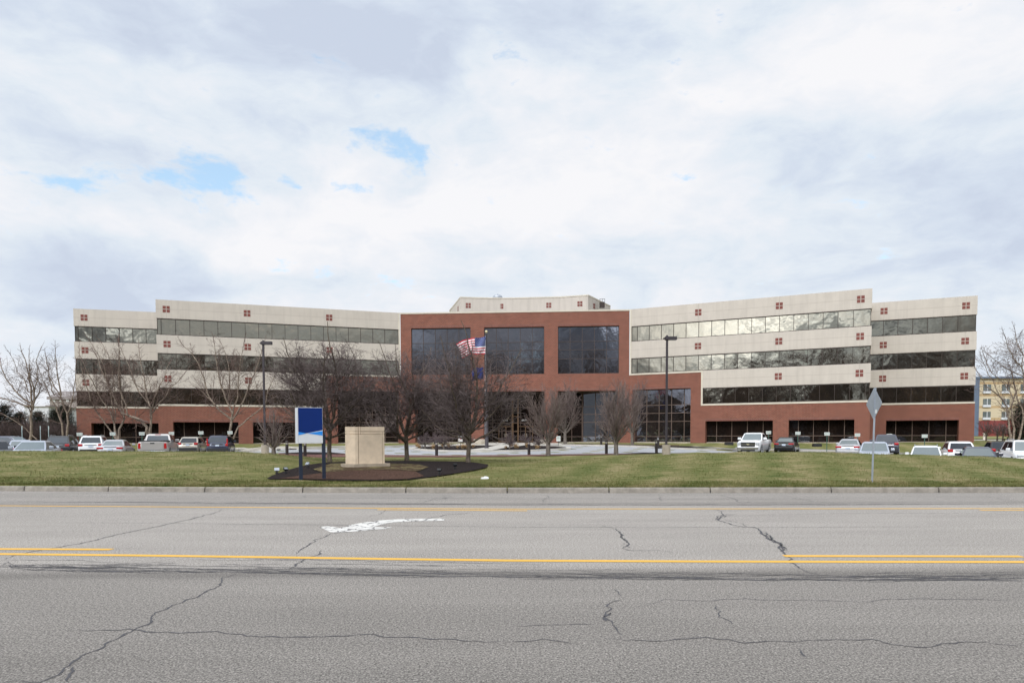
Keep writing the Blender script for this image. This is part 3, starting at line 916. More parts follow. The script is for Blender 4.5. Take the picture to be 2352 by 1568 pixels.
# centre
cu = lambda x, y=800: FC.ux(x, y)
bays = [(cu(944.5), cu(1081)), (cu(1112), cu(1250)), (cu(1281.5), cu(1422))]
low = [(cu(952), cu(1081)), (cu(1110), cu(1250)), (cu(1281), cu(1420))]
CB, CT = 9.45, 15.36
TOPC = ZP - .16
bx = [(0, FC.L, CT, TOPC, 1.0), (0, FC.L, 7.3, CB, 1.0)]
a = 0
for b0, b1 in bays: bx.append((a, b0, CB, CT, 1.0)); a = b1
bx.append((a, FC.L, CB, CT, 1.0))
a = 0
for b0, b1 in low: bx.append((a, b0, ZB, 7.3, 1.6)); a = b1
bx.append((a, FC.L, ZB, 7.3, 1.6))
brick_wall(FC, bx)
trim(FC, [(-.03, FC.L + .03, TOPC, ZP + .01, .06, 1.0)], 'stone_coping')
mb = MB(); FC.box(mb, .2, FC.L - .2, TOPC - .2, TOPC + .05, -1.0, -D); put(mb.build('roof', M['roof']))
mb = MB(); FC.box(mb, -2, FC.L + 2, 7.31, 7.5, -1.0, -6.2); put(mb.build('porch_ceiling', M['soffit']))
for (b0, b1) in bays:
    e = [b0 + (b1 - b0) * i / 5 for i in range(6)]
    lintel(FC, b0, b1, CT)
    ribbon_window(FC, b0, b1, CB, CT, M['g_center'], e, dep=-.30, rows=[11.34, 12.44, 13.48], fw=.06, tilt=.003, fmat='frame_c')
for (b0, b1) in low: lintel(FC, b0, b1, 7.3)
# glazing of the porch: three bays set well back, right bay turning forward
storefront(FC, low[0][0] - 2.5, low[0][1] + .9, 7.34, 7, rowsB, dep=-2.8)
b0, b1 = low[1]
storefront(FC, b0 - .5, b1 + .5, 7.34, 7, [2.3, 3.4, 5.43], dep=-4.2)
uq = cu(1340)
storefront(FC, low[2][0] - .9, uq - .02, 7.34, 3, rowsB, dep=-3.2)
Q0 = FC.pt(uq, -3.2, 0); Q1 = FC.pt(low[2][1] + .6, -1.0, 0)
FQ = Fac(Q0, Q1)
storefront(FQ, 0, FQ.L, 7.34, 3, rowsB, dep=-.02, mat=M['g_porch'])
mb = MB(); FC.box(mb, b0 - .75, b0 - .5, ZB, 7.3, -1.6, -4.3); put(mb.build('porch_wall', M['brick']))
mb = MB(); FC.box(mb, b1 + .5, b1 + .75, ZB, 7.3, -1.6, -4.3)
put(mb.build('porch_wall', M['brick']))
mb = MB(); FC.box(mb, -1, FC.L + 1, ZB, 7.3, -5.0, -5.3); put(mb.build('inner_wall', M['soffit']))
# entrance vestibule frames and doors
def vest():
    d = put_m = MB()
    for x in (1177.5, 1190):
        u = FC.ux(x, 970, -3.6); FC.box(d, u - .10, u + .10, ZG, 6.6, -3.5, -3.75)
    ua, ub = FC.ux(1177.5, 970, -3.6), FC.ux(1190, 970, -3.6)
    for z in (2.2, 3.3, 4.2): FC.box(d, ua + .101, ub - .101, z, z + .09, -3.52, -3.72)
    put(d.build('entrance_frame', M['bronze']))
    for xc in (1162, 1207):
        uc = FC.ux(xc, 990, -3.9)
        m2 = MB()
        for k in (-1, 0, 1):
            FC.box(m2, uc + k * .95 - .05, uc + k * .95 + .05, ZG + .15, 2.85, -3.95, -4.05)
        FC.box(m2, uc - 1.05, uc + 1.05, 2.851, 2.95, -3.95, -4.05)
        FC.box(m2, uc - .90, uc - .05 , ZG + .15, ZG + .4, -3.97, -4.03); FC.box(m2, uc + .05, uc + .90, ZG + .15, ZG + .4, -3.97, -4.03)
        dr = put(m2.build('door', M['bronze']))
        m3 = MB()
        for k in (-1, 1): FC.box(m3, uc + k * .12 - .02, uc + k * .12 + .02, 1.5, 2.0, -3.88, -3.93)
        h = m3.build('handle', M['trim']); h.parent = dr
vest()
M['white'] = flat('white_lettering', (.85, .85, .85), .6, var=.02)
def text_mesh(name, s, size, mat, loc, rotm, parent=None, thick=.01):
    cu_ = bpy.data.curves.new(name, 'FONT'); cu_.body = s; cu_.size = size; cu_.extrude = thick
    cu_.align_x = 'CENTER'; cu_.align_y = 'CENTER'; cu_.space_character = 1.0; cu_.offset = size * .012
    to = bpy.data.objects.new(name, cu_); COL.objects.link(to)
    dg = bpy.context.evaluated_depsgraph_get()
    me = bpy.data.meshes.new_from_object(to.evaluated_get(dg))
    bpy.data.objects.remove(to)
    me.materials.clear(); me.materials.append(mat)
    me.transform(Matrix.Translation(loc) @ rotm.to_4x4())
    o = bpy.data.objects.new(name, me); COL.objects.link(o)
    if parent: o.parent = parent
    return o
def fac_rot(F):
    t = Vector((F.t.x, F.t.y, 0)); n = Vector((F.n.x, F.n.y, 0)); z = Vector((0, 0, 1))
    return Matrix((t, z, n)).transposed()
for x in (1160.5, 1203.5):
    u = FC.ux(x, 963, -4.05); p = FC.pt(u, -4.08, 3.72)
    put(text_mesh('street_number', '10475', .30, M['white'], Vector(p), fac_rot(FC)))

# penthouse
ZPH = 21.6
pp = [(1032.5, 712.5), (1057.3, 681.8), (1150, 684.2), (1286, 681.2), (1350.8, 676.8), (1402, 702)]
PP = [atz(x, y, ZPH) for x, y in pp]
mb = MB()
for i in range(len(PP) - 1):
    a, b = PP[i], PP[i + 1]; L = (b - a).length
    mb.face([(a.x, a.y, ZP - .3), (b.x, b.y, ZP - .3), (b.x, b.y, ZPH), (a.x, a.y, ZPH)], [(0, ZP), (L, ZP), (L, ZPH), (0, ZPH)])
bk = [(PP[-1].x, PP[-1].y + 3), (PP[0].x, PP[0].y + 3)]
ring = [(p.x, p.y) for p in PP] + bk
for i in (len(PP) - 1, len(PP), len(PP) + 1):
    a = ring[i]; b = ring[(i + 1) % len(ring)]
    mb.face([(*a, ZP - .3), (*b, ZP - .3), (*b, ZPH), (*a, ZPH)], [(0, 0), (1, 0), (1, 4), (0, 4)])
mb.face([(x, y, ZPH) for x, y in ring], [(0, 0)] * len(ring))
ph = put(mb.build('penthouse', M['precast']))
mb = MB()
for i in range(len(PP) - 1):
    F = Fac(PP[i], PP[i + 1])
    F.box(mb, 0.01, F.L - .01, ZPH - .14, ZPH + .02, .05, -.1, 0)
    F.box(mb, 0.01, F.L - .01, ZPH - 2.31, ZPH - 2.28, .003, -.1, 1)
    if 1 <= i <= 4:
        pass
c = mb.build('coping', [M['trim'], M['joint']]); c.parent = ph
def ros_ph(x, i, z, w=.72):
    F = Fac(PP[i], PP[i + 1]); u = F.ux(x, 700); rosette(F, u, z, w)
zr = ZPH - 2.3 + .35
FPs = [(1075.5, 1), (1150.5, 2), (1260.5, 2), (1332, 3), (1364.7, 4), (1052, 0)]
for x, i in FPs: ros_ph(x, i, ZPH - 1.15 - .05 if i else ZPH - 1.3)
# roof-top fan housing
mb = MB(); p = aty(1143, 682.5, 101); mb.lathe([(.7, -.4), (.7, .1), (.5, .28), (.1, .36)], p, 14)
mb.cyl(p + Vector((0, 0, .36)), p + Vector((0, 0, .45)), .1)
put(mb.build('roof_vent', flat('zinc_vent', (.42, .45, .5), .5, .5)))
mb = MB(); p = aty(1383.5, 693, 100)
mb.box(p.x - .35, p.x + .35, p.y, p.y + .6, p.z - .8, p.z); 
for a in (-.35, 0, .35): mb.cyl((p.x + a, p.y, p.z), (p.x + a, p.y, p.z + .45), .025, n=6)
mb.cyl((p.x - .4, p.y, p.z + .4), (p.x + .4, p.y, p.z + .4), .025, n=6)
put(mb.build('roof_exhaust', M['frame']))
# ------------------------------------------------------------------ furniture
def gpt(px, Y):
    x, y = plan(px, Y); return Vector((x, y, Tz(x, y)))
M['navy'] = flat('navy_sign_face', (.002, .022, .150), .7, var=.04, spec=.2)
M['azure'] = flat('azure_sign_face', (.02, .26, .80), .35, var=.03)
M['sign_white'] = flat('pale_sign_face', (.66, .68, .72), .4, var=.03)
M['post_navy'] = flat('navy_post', (.014, .022, .045), .5, var=.2)
M['pale_stone'] = flat('monument_stone', (.61, .50, .375), .9, var=.2, scale=1.6, bump=.25)
M['stone_base'] = flat('monument_base_concrete', (.37, .31, .24), .95, var=.22, scale=4, bump=.3)
M['groove'] = flat('stone_groove', (.27, .19, .13), .95)
M['galv'] = flat('galvanised_steel', (.40, .44, .50), .5, .4, var=.1)
M['sticker'] = flat('white_sticker', (.8, .82, .82), .6)
M['pole'] = flat('dark_bronze_pole', (.045, .038, .045), .5, .2)
M['pole_base'] = flat('pole_base_concrete', (.38, .33, .27), .9, var=.15)
M['bollard'] = flat('brown_bollard', (.028, .020, .020), .5)
M['lens'] = flat('bollard_lens', (.85, .85, .85), .15, .6, var=.3, scale=14)
M['green_post'] = flat('green_sign_post', (.035, .10, .075), .6)
M['vis'] = flat('visitor_sign_face', (.72, .74, .70), .5, var=.03)
M['letters'] = flat('sign_lettering', (.06, .17, .13), .6)
M['red_l'] = flat('red_sign_mark', (.55, .05, .05), .6)
M['planter'] = flat('cast_stone_planter', (.62, .56, .47), .85, var=.12, scale=6)
M['black'] = flat('black_metal', (.02, .02, .022), .5)
M['silver'] = flat('silver_metal', (.38, .40, .43), .3, .8)
M['gold'] = flat('gold_ball', (.75, .68, .42), .3, .6)

# tall blue sign on two posts
pA = on_ground(691.5, 1103, 20.8); pB = on_ground(738, 1101.3, 20.8)
yaw = -.22
S = empty('post_sign', pA, 0, 'blue and white panel sign on two dark posts at the edge of the mulch bed', 'sign')
inv = Matrix.Translation(-pA)
def putS(o, e=S): o.parent = e; o.matrix_parent_inverse = Matrix.Translation(-e.location); return o
k = pA.y / FOC
ztop = aty(690, 935.5, pA.y).z; zbot = aty(690, 1018, pA.y).z
ax = Vector((pB.x - pA.x, pB.y - pA.y, 0)); wid = ax.length
ax = (Vector((1, .34, 0))).normalized(); nrm = Vector((ax.y, -ax.x, 0))
span = 47.5 * k * 1.08
for j, q in enumerate((0, span)):
    mb = MB(); c = pA + ax * q; c.z = Tz(c.x, c.y)
    Mx = Matrix.Translation((c.x, c.y, 0)) @ Matrix((ax, -nrm, Vector((0, 0, 1)))).transposed().to_4x4()
    mb.box(-.06, .06, -.04, .08, c.z - .3, (ztop - .38) if j == 0 else zbot + .3, 0, Mx)
    putS(mb.build('post', M['post_navy'], bevel=.006))
P0 = pA + ax * (-.005 * 1) + nrm * .05; wp = 51.5 * k * 1.06
Mx = Matrix.Translation((P0.x, P0.y, 0)) @ Matrix((ax, -nrm, Vector((0, 0, 1)))).transposed().to_4x4()
mb = MB(); mb.box(-.07, wp - .07, -.06, .04, zbot, ztop, 0, Mx); pan = putS(mb.build('sign_panel', M['sign_white'], bevel=.012))
H = ztop - zbot
def face_poly(pts, m, name, off):
    mb = MB()
    F_ = [Mx @ Vector((-.06 + u * (wp - .02), -.06 - off, zbot + .01 + v * (H - .02))) for u, v in pts]
    B_2 = [Mx @ Vector((-.06 + u * (wp - .02), -.06 + .001, zbot + .01 + v * (H - .02))) for u, v in pts]
    mb.face(F_)
    n = len(pts)
    for i in range(n):
        j = (i + 1) % n; mb.face([B_2[i], B_2[j], F_[j], F_[i]])
    o = mb.build(name, m); o.parent = pan; o.matrix_parent_inverse = Matrix.Translation(-S.location); return o
for o_ in (pan,): pass
def face_fix(o): o.matrix_parent_inverse = Matrix.Identity(4)
f1 = face_poly([(0, .26), (.36, .285), (1, .37), (1, 1), (0, 1)], M['navy'], 'navy_field', .004)
f2 = face_poly([(0, .225), (.33, .279), (0, .32)], M['azure'], 'azure_stripe', .007)
f3 = face_poly([(.36, .279), (1, .215), (1, .345)], M['azure'], 'azure_stripe', .007)
for o_ in (f1, f2, f3): face_fix(o_)
# return of the panel on its left (the second panel behind at an angle)
mb = MB()
q0 = Mx @ Vector((-.075, -.055, 0)); dirb = Vector((-.22, .42, 0))
a0 = Vector((q0.x, q0.y, 0)); a1 = a0 + dirb
mb.face([(a0.x, a0.y, zbot), (a1.x, a1.y, zbot), (a1.x, a1.y, ztop), (a0.x, a0.y, ztop)])
b1 = a1 + Vector((.05, .015, 0)); b0 = a0 + Vector((.05, .05, 0))
mb.face([(a1.x, a1.y, zbot), (b1.x, b1.y, zbot), (b1.x, b1.y, ztop), (a1.x, a1.y, ztop)])
mb.face([(b1.x, b1.y, zbot), (b0.x, b0.y, zbot), (b0.x, b0.y, ztop), (b1.x, b1.y, ztop)])
mb.face([(a0.x, a0.y, ztop), (a1.x, a1.y, ztop), (b1.x, b1.y, ztop), (b0.x, b0.y, ztop)])
putS(mb.build('side_panel', M['sign_white']))

# stone monument
mY = on_ground(800, 1077, 20.8).y + .45
mp = gpt(812, mY)
mk = mY / FOC
zt = aty(840, 979.5, mY).z
MON = empty('stone_monument', mp, 0, 'blank pale stone monument block on a low concrete base in the mulch bed', 'monument')
ang = .50
mx = Vector((math.cos(ang), math.sin(ang), 0)); my = Vector((-math.sin(ang), math.cos(ang), 0))
Lm = 60 * mk / math.cos(ang) ; c0 = aty(817.5, 1060, mY); c0 = Vector((c0.x, c0.y, 0))
M4 = Matrix.Translation(c0) @ Matrix((mx, my, Vector((0, 0, 1)))).transposed().to_4x4()
zb_ = mp.z + .18
def putM(o): o.parent = MON; o.matrix_parent_inverse = Matrix.Translation(-MON.location); return o
ch = .12; W = .52
def prism(mb, pts, z0, z1, m=0):
    n = len(pts)
    lo_ = [M4 @ Vector((x, y, z0)) for x, y in pts]; hi_ = [M4 @ Vector((x, y, z1)) for x, y in pts]
    for i in range(n):
        j = (i + 1) % n; mb.face([lo_[i], lo_[j], hi_[j], hi_[i]], None, m)
    mb.face(hi_, None, m); mb.face(list(reversed(lo_)), None, m)
def outline(g=0.0, x1=None):
    # plan of the block: long face towards the viewer's right, short chamfered end to the left
    return [(-.02 - g, .0 - g), (Lm + g, .0 - g), (Lm + g, W + g), (-.02 - g + .1, W + g), (-.32 - g, .42), (-.32 - g, .20)]
mb = MB(); z = zb_
zc1 = zt - .30; zc2 = zt - .115 - .02
prism(mb, outline(), zb_ - .05, zc1 - .012); prism(mb, outline(-.02), zc1 - .012, zc1 + .012); prism(mb, outline(), zc1 + .012, zt - .20); prism(mb, outline(-.02), zt - .20, zt - .18); prism(mb, outline(.0), zt - .18, zt)
putM(mb.build('stone_block', M['pale_stone'], bevel=.008))
mb = MB()
for x0_, x1_, z0_, z1_ in ((.10, .125, zb_, zt - .005), (.20, .215, zt - .32, zt - .003), (Lm - .10, Lm - .085, zb_, zt - .2), (.215, Lm, zt - .205, zt - .185)):
    P_ = [M4 @ Vector((x0_, -.003, z0_)), M4 @ Vector((x1_, -.003, z0_)), M4 @ Vector((x1_, -.003, z1_)), M4 @ Vector((x0_, -.003, z1_))]
    mb.face(P_)
putM(mb.build('engraved_line', M['groove']))
mb = MB(); prism(mb, [(-.12, -.18), (Lm + .18, -.18), (Lm + .18, W + .15), (-.05, W + .15), (-.50, .50), (-.50, .10)], mp.z - .25, zb_)
putM(mb.build('base_slab', M['stone_base'], bevel=.015))

# diamond road sign seen from behind
dp = on_ground(2002.5, 1106, 20.8)
DS = empty('road_sign', dp, 0, 'grey back of a diamond road sign on a thin steel post by the kerb', 'road sign')
Yd = dp.y
zt_ = aty(2007, 889, Yd).z; zb2 = aty(2007, 964, Yd).z
top = aty(2009, 925, Yd)
lean = Vector(((top.x - dp.x) / (top.z - dp.z), 0, 1))
mb = MB(); e_ = dp + lean * (zt_ - dp.z - .02)
cs = [(-.03, -.012), (-.012, -.012), (-.012, .02), (.012, .02), (.012, -.012), (.03, -.012), (.03, -.018), (-.03, -.018)]
b_ = dp + lean * -.3
lo_ = [Vector((b_.x + x, b_.y + y, b_.z)) for x, y in cs]; hi_ = [Vector((e_.x + x, e_.y + y, e_.z)) for x, y in cs]
for i in range(len(cs)):
    j = (i + 1) % len(cs); mb.face([lo_[i], lo_[j], hi_[j], hi_[i]])
mb.face(hi_)
po = mb.build('post', M['galv']); po.parent = DS; po.matrix_parent_inverse = Matrix.Translation(-dp)
cz = (zt_ + zb2) / 2; hh = (zt_ - zb2) / 2
cc = dp + lean * (cz - dp.z)
dx = Vector((math.cos(R(-92)), math.sin(R(-92)), 0)); dn = Vector((-dx.y, dx.x, 0)) * .003
mb = MB(); hw = hh
Pf = []
for (a, b) in ((0, -1), (1, 0), (0, 1), (-1, 0)):
    # rounded corners
    for da in ((-.05), (.05)):
        if a == 0: Pf.append((da * (1 if b < 0 else -1), b * .955))
        else: Pf.append((a * .955, da * a))
c_ = cc + Vector((.0, .04, 0))
F1 = [c_ + dx * (a * hw) + Vector((0, 0, b * hh)) - dn for a, b in Pf]; F2 = [p + dn * 2 for p in F1]
mb.face(F1); mb.face(list(reversed(F2)))
for i in range(len(F1)):
    j = (i + 1) % len(F1); mb.face([F1[j], F1[i], F2[i], F2[j]])
pl = mb.build('sign_plate', M['galv']); pl.parent = DS; pl.matrix_parent_inverse = Matrix.Translation(-dp)
mb = MB(); sx = dx * .16 * hw
for side in (-1, 1):
    s0 = c_ + dx * (.30 * hw) + Vector((0, 0, -.60 * hh)) + dn * side * 1.6
    mb.face([s0 - sx * .8, s0 + sx * .8, s0 + sx * .8 + Vector((0, 0, .12)), s0 - sx * .8 + Vector((0, 0, .12))])
st = mb.build('sticker', M['sticker']); st.parent = pl
# lamp posts
def lamp_post(px, yb, Y, ytop, label):
    b = gpt(px, Y)
    zt = aty(px, ytop, Y).z
    e = empty('lamp_post', b, 0, label, 'street lamp', 'parking lot lamp posts')
    h = zt - b.z
    mb = MB(); mb.cyl((0, 0, -.3), (0, 0, .72), .31, .31, 20); o = mb.build('concrete_base', M['pole_base'], e, bevel=.03)
    mb = MB(); mb.box(-.075, .075, -.075, .075, .76, h); mb.box(-.16, .16, -.16, .16, .72, .765); o = mb.build('pole', M['pole'], e, bevel=.01)
    mb = MB(); mb.box(-.16, .72, -.16, .16, h - .30, h - .04); mb.box(-.28, -.16, -.07, .07, h - .24, h - .12)
    o = mb.build('lamp_head', M['pole'], e, bevel=.03)
    mb = MB(); mb.box(.16, .66, -.12, .12, h - .315, h - .301); l = mb.build('lamp_lens', M['lens'], o)
    mb = MB(); mb.cyl((0, 0, h - .04), (0, 0, h + .06), .10, .08, 10); mb.build('pole_cap', M['pole'], e)
lamp_post(608.3, 1036.5, 56, 783, 'tall dark lamp post left of the blue sign, in front of the bare birch')
lamp_post(1530.5, 1042, 51.5, 771.5, 'tall dark lamp post in front of the right brick wing')
# bollards
def make_bollard():
    e = empty('bollard_light', (0, 0, 0))
    mb = MB(); mb.cyl((0, 0, -.1), (0, 0, .80), .115, .115, 14); mb.build('bollard_post', M['bollard'], e)
    mb = MB(); mb.cyl((0, 0, .80), (0, 0, .95), .05, .085, 10); 
    l = mb.build('lens', M['lens'], e)
    mb = MB()
    for a in range(4):
        x, y = .10 * math.cos(a * R(90) + .5), .10 * math.sin(a * R(90) + .5)
        mb.cyl((x, y, .80), (x, y, .97), .012, n=5)
    mb.build('cage', M['bollard'], e)
    mb = MB(); mb.lathe([(.118, .95), (.118, 1.0), (.10, 1.05), (.06, 1.085), (.01, 1.095)], n=14); mb.build('cap', M['bollard'], e)
    return e
b0 = make_bollard()
BL = [(658.6, 52, 'near the left lamp post and small bare tree'), (700, 49, 'half hidden behind the right post of the blue sign'),
      (1002.5, 50, 'between the middle and right dark trees'), (1215, 51, 'before the right half of the round island'), (1393, 52, 'just left of the small bare tree on the right'),
      (1381, 70, 'small in the distance beside the right brick pier'), (1508, 53, 'just left of the right lamp post'), (1511.5, 61, 'directly behind the bollard by the right lamp post'),
      (961, 67, 'far across the drive among the clipped shrubs')]
for i, (px, Y, s_) in enumerate(BL):
    o = b0 if i == 0 else copy_tree(b0)
    p = gpt(px, Y); p.z = max(p.z, Tz(p.x, p.y)); o.location = p
    if i == 8: o.scale = (.9, .9, .9)
    tag(o, 'dark bollard light ' + s_, 'bollard', 'bollard lights along the drive')
# visitor parking signs
def sign_letters(lines, w, mat, parent, y, z):
    for j, s_ in enumerate(lines):
        text_mesh('lettering', s_, .115, mat, Vector((0, y, z + .055 - j * .115)), Matrix(((1, 0, 0), (0, 0, -1), (0, 1, 0))), parent, .002)
def make_vsign():
    e = empty('parking_sign', (0, 0, 0))
    mb = MB(); mb.box(-.03, .03, -.02, .02, -.2, 1.3); mb.build('post', M['green_post'], e)
    mb = MB(); mb.box(-.235, .235, -.032, -.022, 1.22, 1.52); p = mb.build('sign_plate', M['vis'], e, bevel=.003)
    sign_letters(['VISITOR', 'PARKING'], .4, M['letters'], p, -.034, 1.37)
    return e
v0 = make_vsign()
VS = [(183, 997, 63, 'leftmost of the row, left of white wagon'), (259, 996, 64, 'above the silver saloon and white wagon'), (326, 995.5, 65, 'left of the silver pickup cab'),
      (394, 995, 66, 'half hidden behind silver pickup roof'), (461.5, 993.5, 67, 'behind the beige car'), (528.5, 993, 68, 'at foot of birch behind dark blue car'),
      (1765, 993, 67, 'behind the white pickup bed'), (1832.6, 994.5, 67, 'behind the black saloon'), (1899.5, 996, 66, 'standing clear in the gap on the grass'),
      (1969.4, 998.5, 65, 'behind silver saloon left of diamond sign'), (2042.7, 999.7, 64, 'behind dark van right of diamond sign'), (2123.8, 1001, 63, 'rightmost, behind the white car')]
for i, (px, py, Y, s_) in enumerate(VS):
    o = v0 if i == 0 else copy_tree(v0)
    p = gpt(px, Y); zc = aty(px, py, Y).z
    sc_ = max(.6, (zc - p.z) / 1.37)
    o.location = p; o.scale = (1, 1, sc_) if sc_ < 1.25 else (1.0, 1.0, sc_)
    pl_ = [c for c in o.children if c.name.startswith('sign_plate')][0]
    # keep the plate its own size: lower edge lifted with the post
    pl_.scale = (1, 1, 1 / sc_); pl_.location.z = 1.37 - 1.37 / sc_
    o.rotation_euler = (0, 0, -math.atan2(p.x, p.y) * .75)
    tag(o, 'visitor parking sign on green post, ' + s_, 'sign', 'visitor parking signs')
# small white signs by the planters
for px, py, Y, s_ in ((1057.6, 1008, 62, 'left of the stone planter'), (1282.6, 1007.5, 64, 'beside the small bare tree right of the entrance')):
    p = gpt(px, Y); h = aty(px, py, Y).z - p.z
    e = empty('small_sign', p, 0, 'small white notice on a thin post ' + s_, 'sign', 'small notices by the entrance')
    mb = MB(); mb.box(-.02, .02, -.015, .015, -.1, h + .1); mb.build('post', M['black'], e)
    mb = MB(); mb.box(-.19, .19, -.03, -.018, h - .22, h + .26); q = mb.build('sign_plate', M['vis'], e)
    mb = MB(); 
    if px < 1200:
        for s2 in (-1, 1): mb.mesh([(-.14, -.034, h + s2 * .12 - .015), (.14, -.034, h - s2 * .08 - .015), (.14, -.034, h - s2 * .08 + .02), (-.14, -.034, h + s2 * .12 + .02)], [(0, 1, 2, 3)])
    else:
        for zz in (.14, .05, -.06): mb.box(-.13, .13, -.034, -.031, h + zz, h + zz + .035)
    mb.build('lettering', M['red_l'] if px < 1200 else M['letters'], q)
# flagpole and flags
fp = gpt(1118, 59.5); FY = fp.y
zt = aty(1118, 765, FY).z
FPo = empty('flagpole', fp, 0, 'dark tapered flagpole with gold ball standing at the island walk', 'flagpole')
mb = MB(); h = zt - fp.z; mb.cyl((0, 0, 0), (0, 0, h), .11, .055, 12); mb.build('pole', M['pole'], FPo)
mb = MB(); mb.lathe([(.42, .0), (.42, .12), (.16, .2), (.13, 3.4), (.10, 3.45)], n=14); mb.build('base_collar', M['pole'], FPo)
mb = MB(); mb.lathe([(.01, h - .01), (.09, h + .04), (.125, h + .13), (.09, h + .21), (.01, h + .25)], n=14); mb.build('ball', M['gold'], FPo)
mb = MB(); mb.cyl((-.16, 0, 1.2), (-.09, 0, h - .2), .012, n=5); mb.build('halyard', M['sign_white'], FPo)
M['f_red'] = flat('flag_red', (.52, .03, .055), .8, var=.08)
M['f_white'] = flat('flag_white', (.82, .82, .84), .8, var=.05)
M['f_blue'] = flat('flag_blue', (.025, .05, .22), .8, var=.08)
M['f_state'] = flat('state_flag_blue', (.008, .030, .20), .8, var=.08)
def flag_surf(tr, br, bl, tl, wave, seed):
    """u from pole (0) to fly (1), v from bottom (0) to top (1)"""
    TR, BR, BLf, TL = [aty(x, y, FY) for x, y in (tr, br, bl, tl)]
    def f(u, v):
        top = TR.lerp(TL, u); bot = BR.lerp(BLf, u)
        sag = math.sin(u * math.pi) * .16
        p = bot.lerp(top, v)
        p = p + Vector((0, 0, sag * .6 - .14 * math.sin(u * 6.5 + .5) * u))
        p.y += wave * math.sin(u * 9 + v * 1.8 + seed) * (.25 + u) + .10 * math.sin(u * 17 + v * 4)
        p.x += .05 * math.sin(v * 7 + u * 4) * u
        return p
    return f
def c2v(x, y): return ((1000 + x * .5102) / 1.7415, (1100 + y * .5102) / 1.7415)
fs = flag_surf(c2v(1853, 482), c2v(1843, 618), c2v(1668, 645), c2v(1622, 532), .16, 0)
US = empty('national_flag', fs(0, 1), 0, 'red and white striped flag with starred blue canton flying from the pole', 'flag')
def putF(o, e): o.parent = e; o.matrix_parent_inverse = Matrix.Translation(-e.location); return o
NU = 60
parts = {'striped_field': MB(), 'canton': MB()}
for s_ in range(13):
    for sub_ in range(2):
        for i in range(NU):
            u0, u1 = i / NU, (i + 1) / NU
            v0_, v1_ = (s_ + sub_ * .5) / 13, (s_ + sub_ * .5 + .5) / 13
            if s_ >= 6 and u1 <= .4001: k_ = 'canton'
            else: k_ = 'striped_field'
            parts[k_].face([fs(u0, v0_), fs(u1, v0_), fs(u1, v1_), fs(u0, v1_)], None, (s_ % 2 if k_ == 'striped_field' else 0), True)
can = None
for k_, m_ in (('striped_field', [M['f_red'], M['f_white']]), ('canton', M['f_blue'])):
    o = putF(parts[k_].build(k_, m_), US)
    if k_ == 'canton': can = o
mb = MB()
for r_ in range(9):
    nS = 6 if r_ % 2 == 0 else 5
    for q in range(nS):
        u = (.4 / 12) * (1 + 2 * q + (0 if r_ % 2 == 0 else 1)); v = 6 / 13 + (7 / 13) * (r_ + 1) / 10
        pts = []
        for kk in range(10):
            rr = (1.0 if kk % 2 == 0 else .42) ; a_ = math.pi / 2 + kk * math.pi / 5
            pts.append(fs(u + rr * .0125 * math.cos(a_), v + rr * .024 * math.sin(a_)) + Vector((0, -.006, 0)))
        mb.face(pts)
stt = mb.build('stars', M['f_white']); stt.parent = can
f2_ = flag_surf(c2v(1830, 722), c2v(1830, 815), c2v(1742, 832), c2v(1738, 752), .12, 1.5)
o = MB()
for i in range(24):
    for j in range(10):
        o.face([f2_(i / 24, j / 10), f2_((i + 1) / 24, j / 10), f2_((i + 1) / 24, (j + 1) / 10), f2_(i / 24, (j + 1) / 10)], None, 0, True)
tag(o.build('blue_flag', M['f_state']), 'plain blue flag hanging lower on the same pole, behind bare twigs', 'flag')
# planters
for px, Y, s_ in ((1102.5, 74, 'left of the entrance, behind the flagpole'), (1246, 74, 'right of the entrance, behind the clipped shrubs')):
    p = gpt(px, Y); e = empty('planter', p, 0, 'wide pale stone bowl planter ' + s_, 'planter', 'stone planters by the entrance')
    mb = MB(); mb.lathe([(.38, -.03), (.42, .05), (.55, .22), (.64, .42), (.62, .48), (.70, .52), (.70, .60), (.60, .60), (.58, .54)], n=24); mb.build('bowl', M['planter'], e)
    mb = MB(); mb.lathe([(.58, .50), (.57, .55), (.3, .58), (.02, .59)], n=16); mb.build('soil', M['mulch'], e)
# flood lights in the mulch
def flood(px, py, rz, tilt, mat, label):
    p = on_ground(px, py, 20.8); p.z += .04
    e = empty('flood_light', p, rz, label, 'flood light', 'flood lights in the mulch bed')
    mb = MB(); mb.cyl((0, 0, -.05), (0, 0, .10), .035, .03, 8); mb.box(-.05, .05, -.04, .04, -.01, .04); mb.build('stake', M['black'], e)
    Mt = Matrix.Translation((0, 0, .15)) @ Matrix.Rotation(tilt, 4, 'X') @ Matrix.Scale(.72, 4)
    mb = MB(); mb.box(-.10, .10, -.07, .07, -.05, .03, 0, Mt); mb.box(-.12, .12, -.085, .085, .031, .045, 0, Mt); h_ = mb.build('lamp_housing', M[mat], e)
    mb = MB(); mb.box(-.09, .09, -.06, .06, .046, .05, 0, Mt); mb.build('glass_front', M['silver'], h_)
def c3v(x, y): return ((1000 + x / 3.36) / 1.7415, (1550 + y / 3.36) / 1.7415)
def c4v(x, y): return ((1600 + x / 3.36) / 1.7415, (1680 + y / 3.36) / 1.7415)
flood(*c3v(362, 1172), .3, R(55), 'silver', 'pale flood light nearest the left tip of the mulch bed')
flood(*c3v(480, 1160), .9, R(40), 'black', 'black flood light second from the left tip of the mulch bed')
flood(*c3v(775, 1090), -.5, R(50), 'silver', 'pale flood light between the two posts of the blue sign')
flood(*c4v(530, 735), -.2, R(-30), 'black', 'black flood light right of the dry ground cover')
flood(*c4v(740, 668), .4, R(-50), 'black', 'black flood light left below the rightmost dark tree')
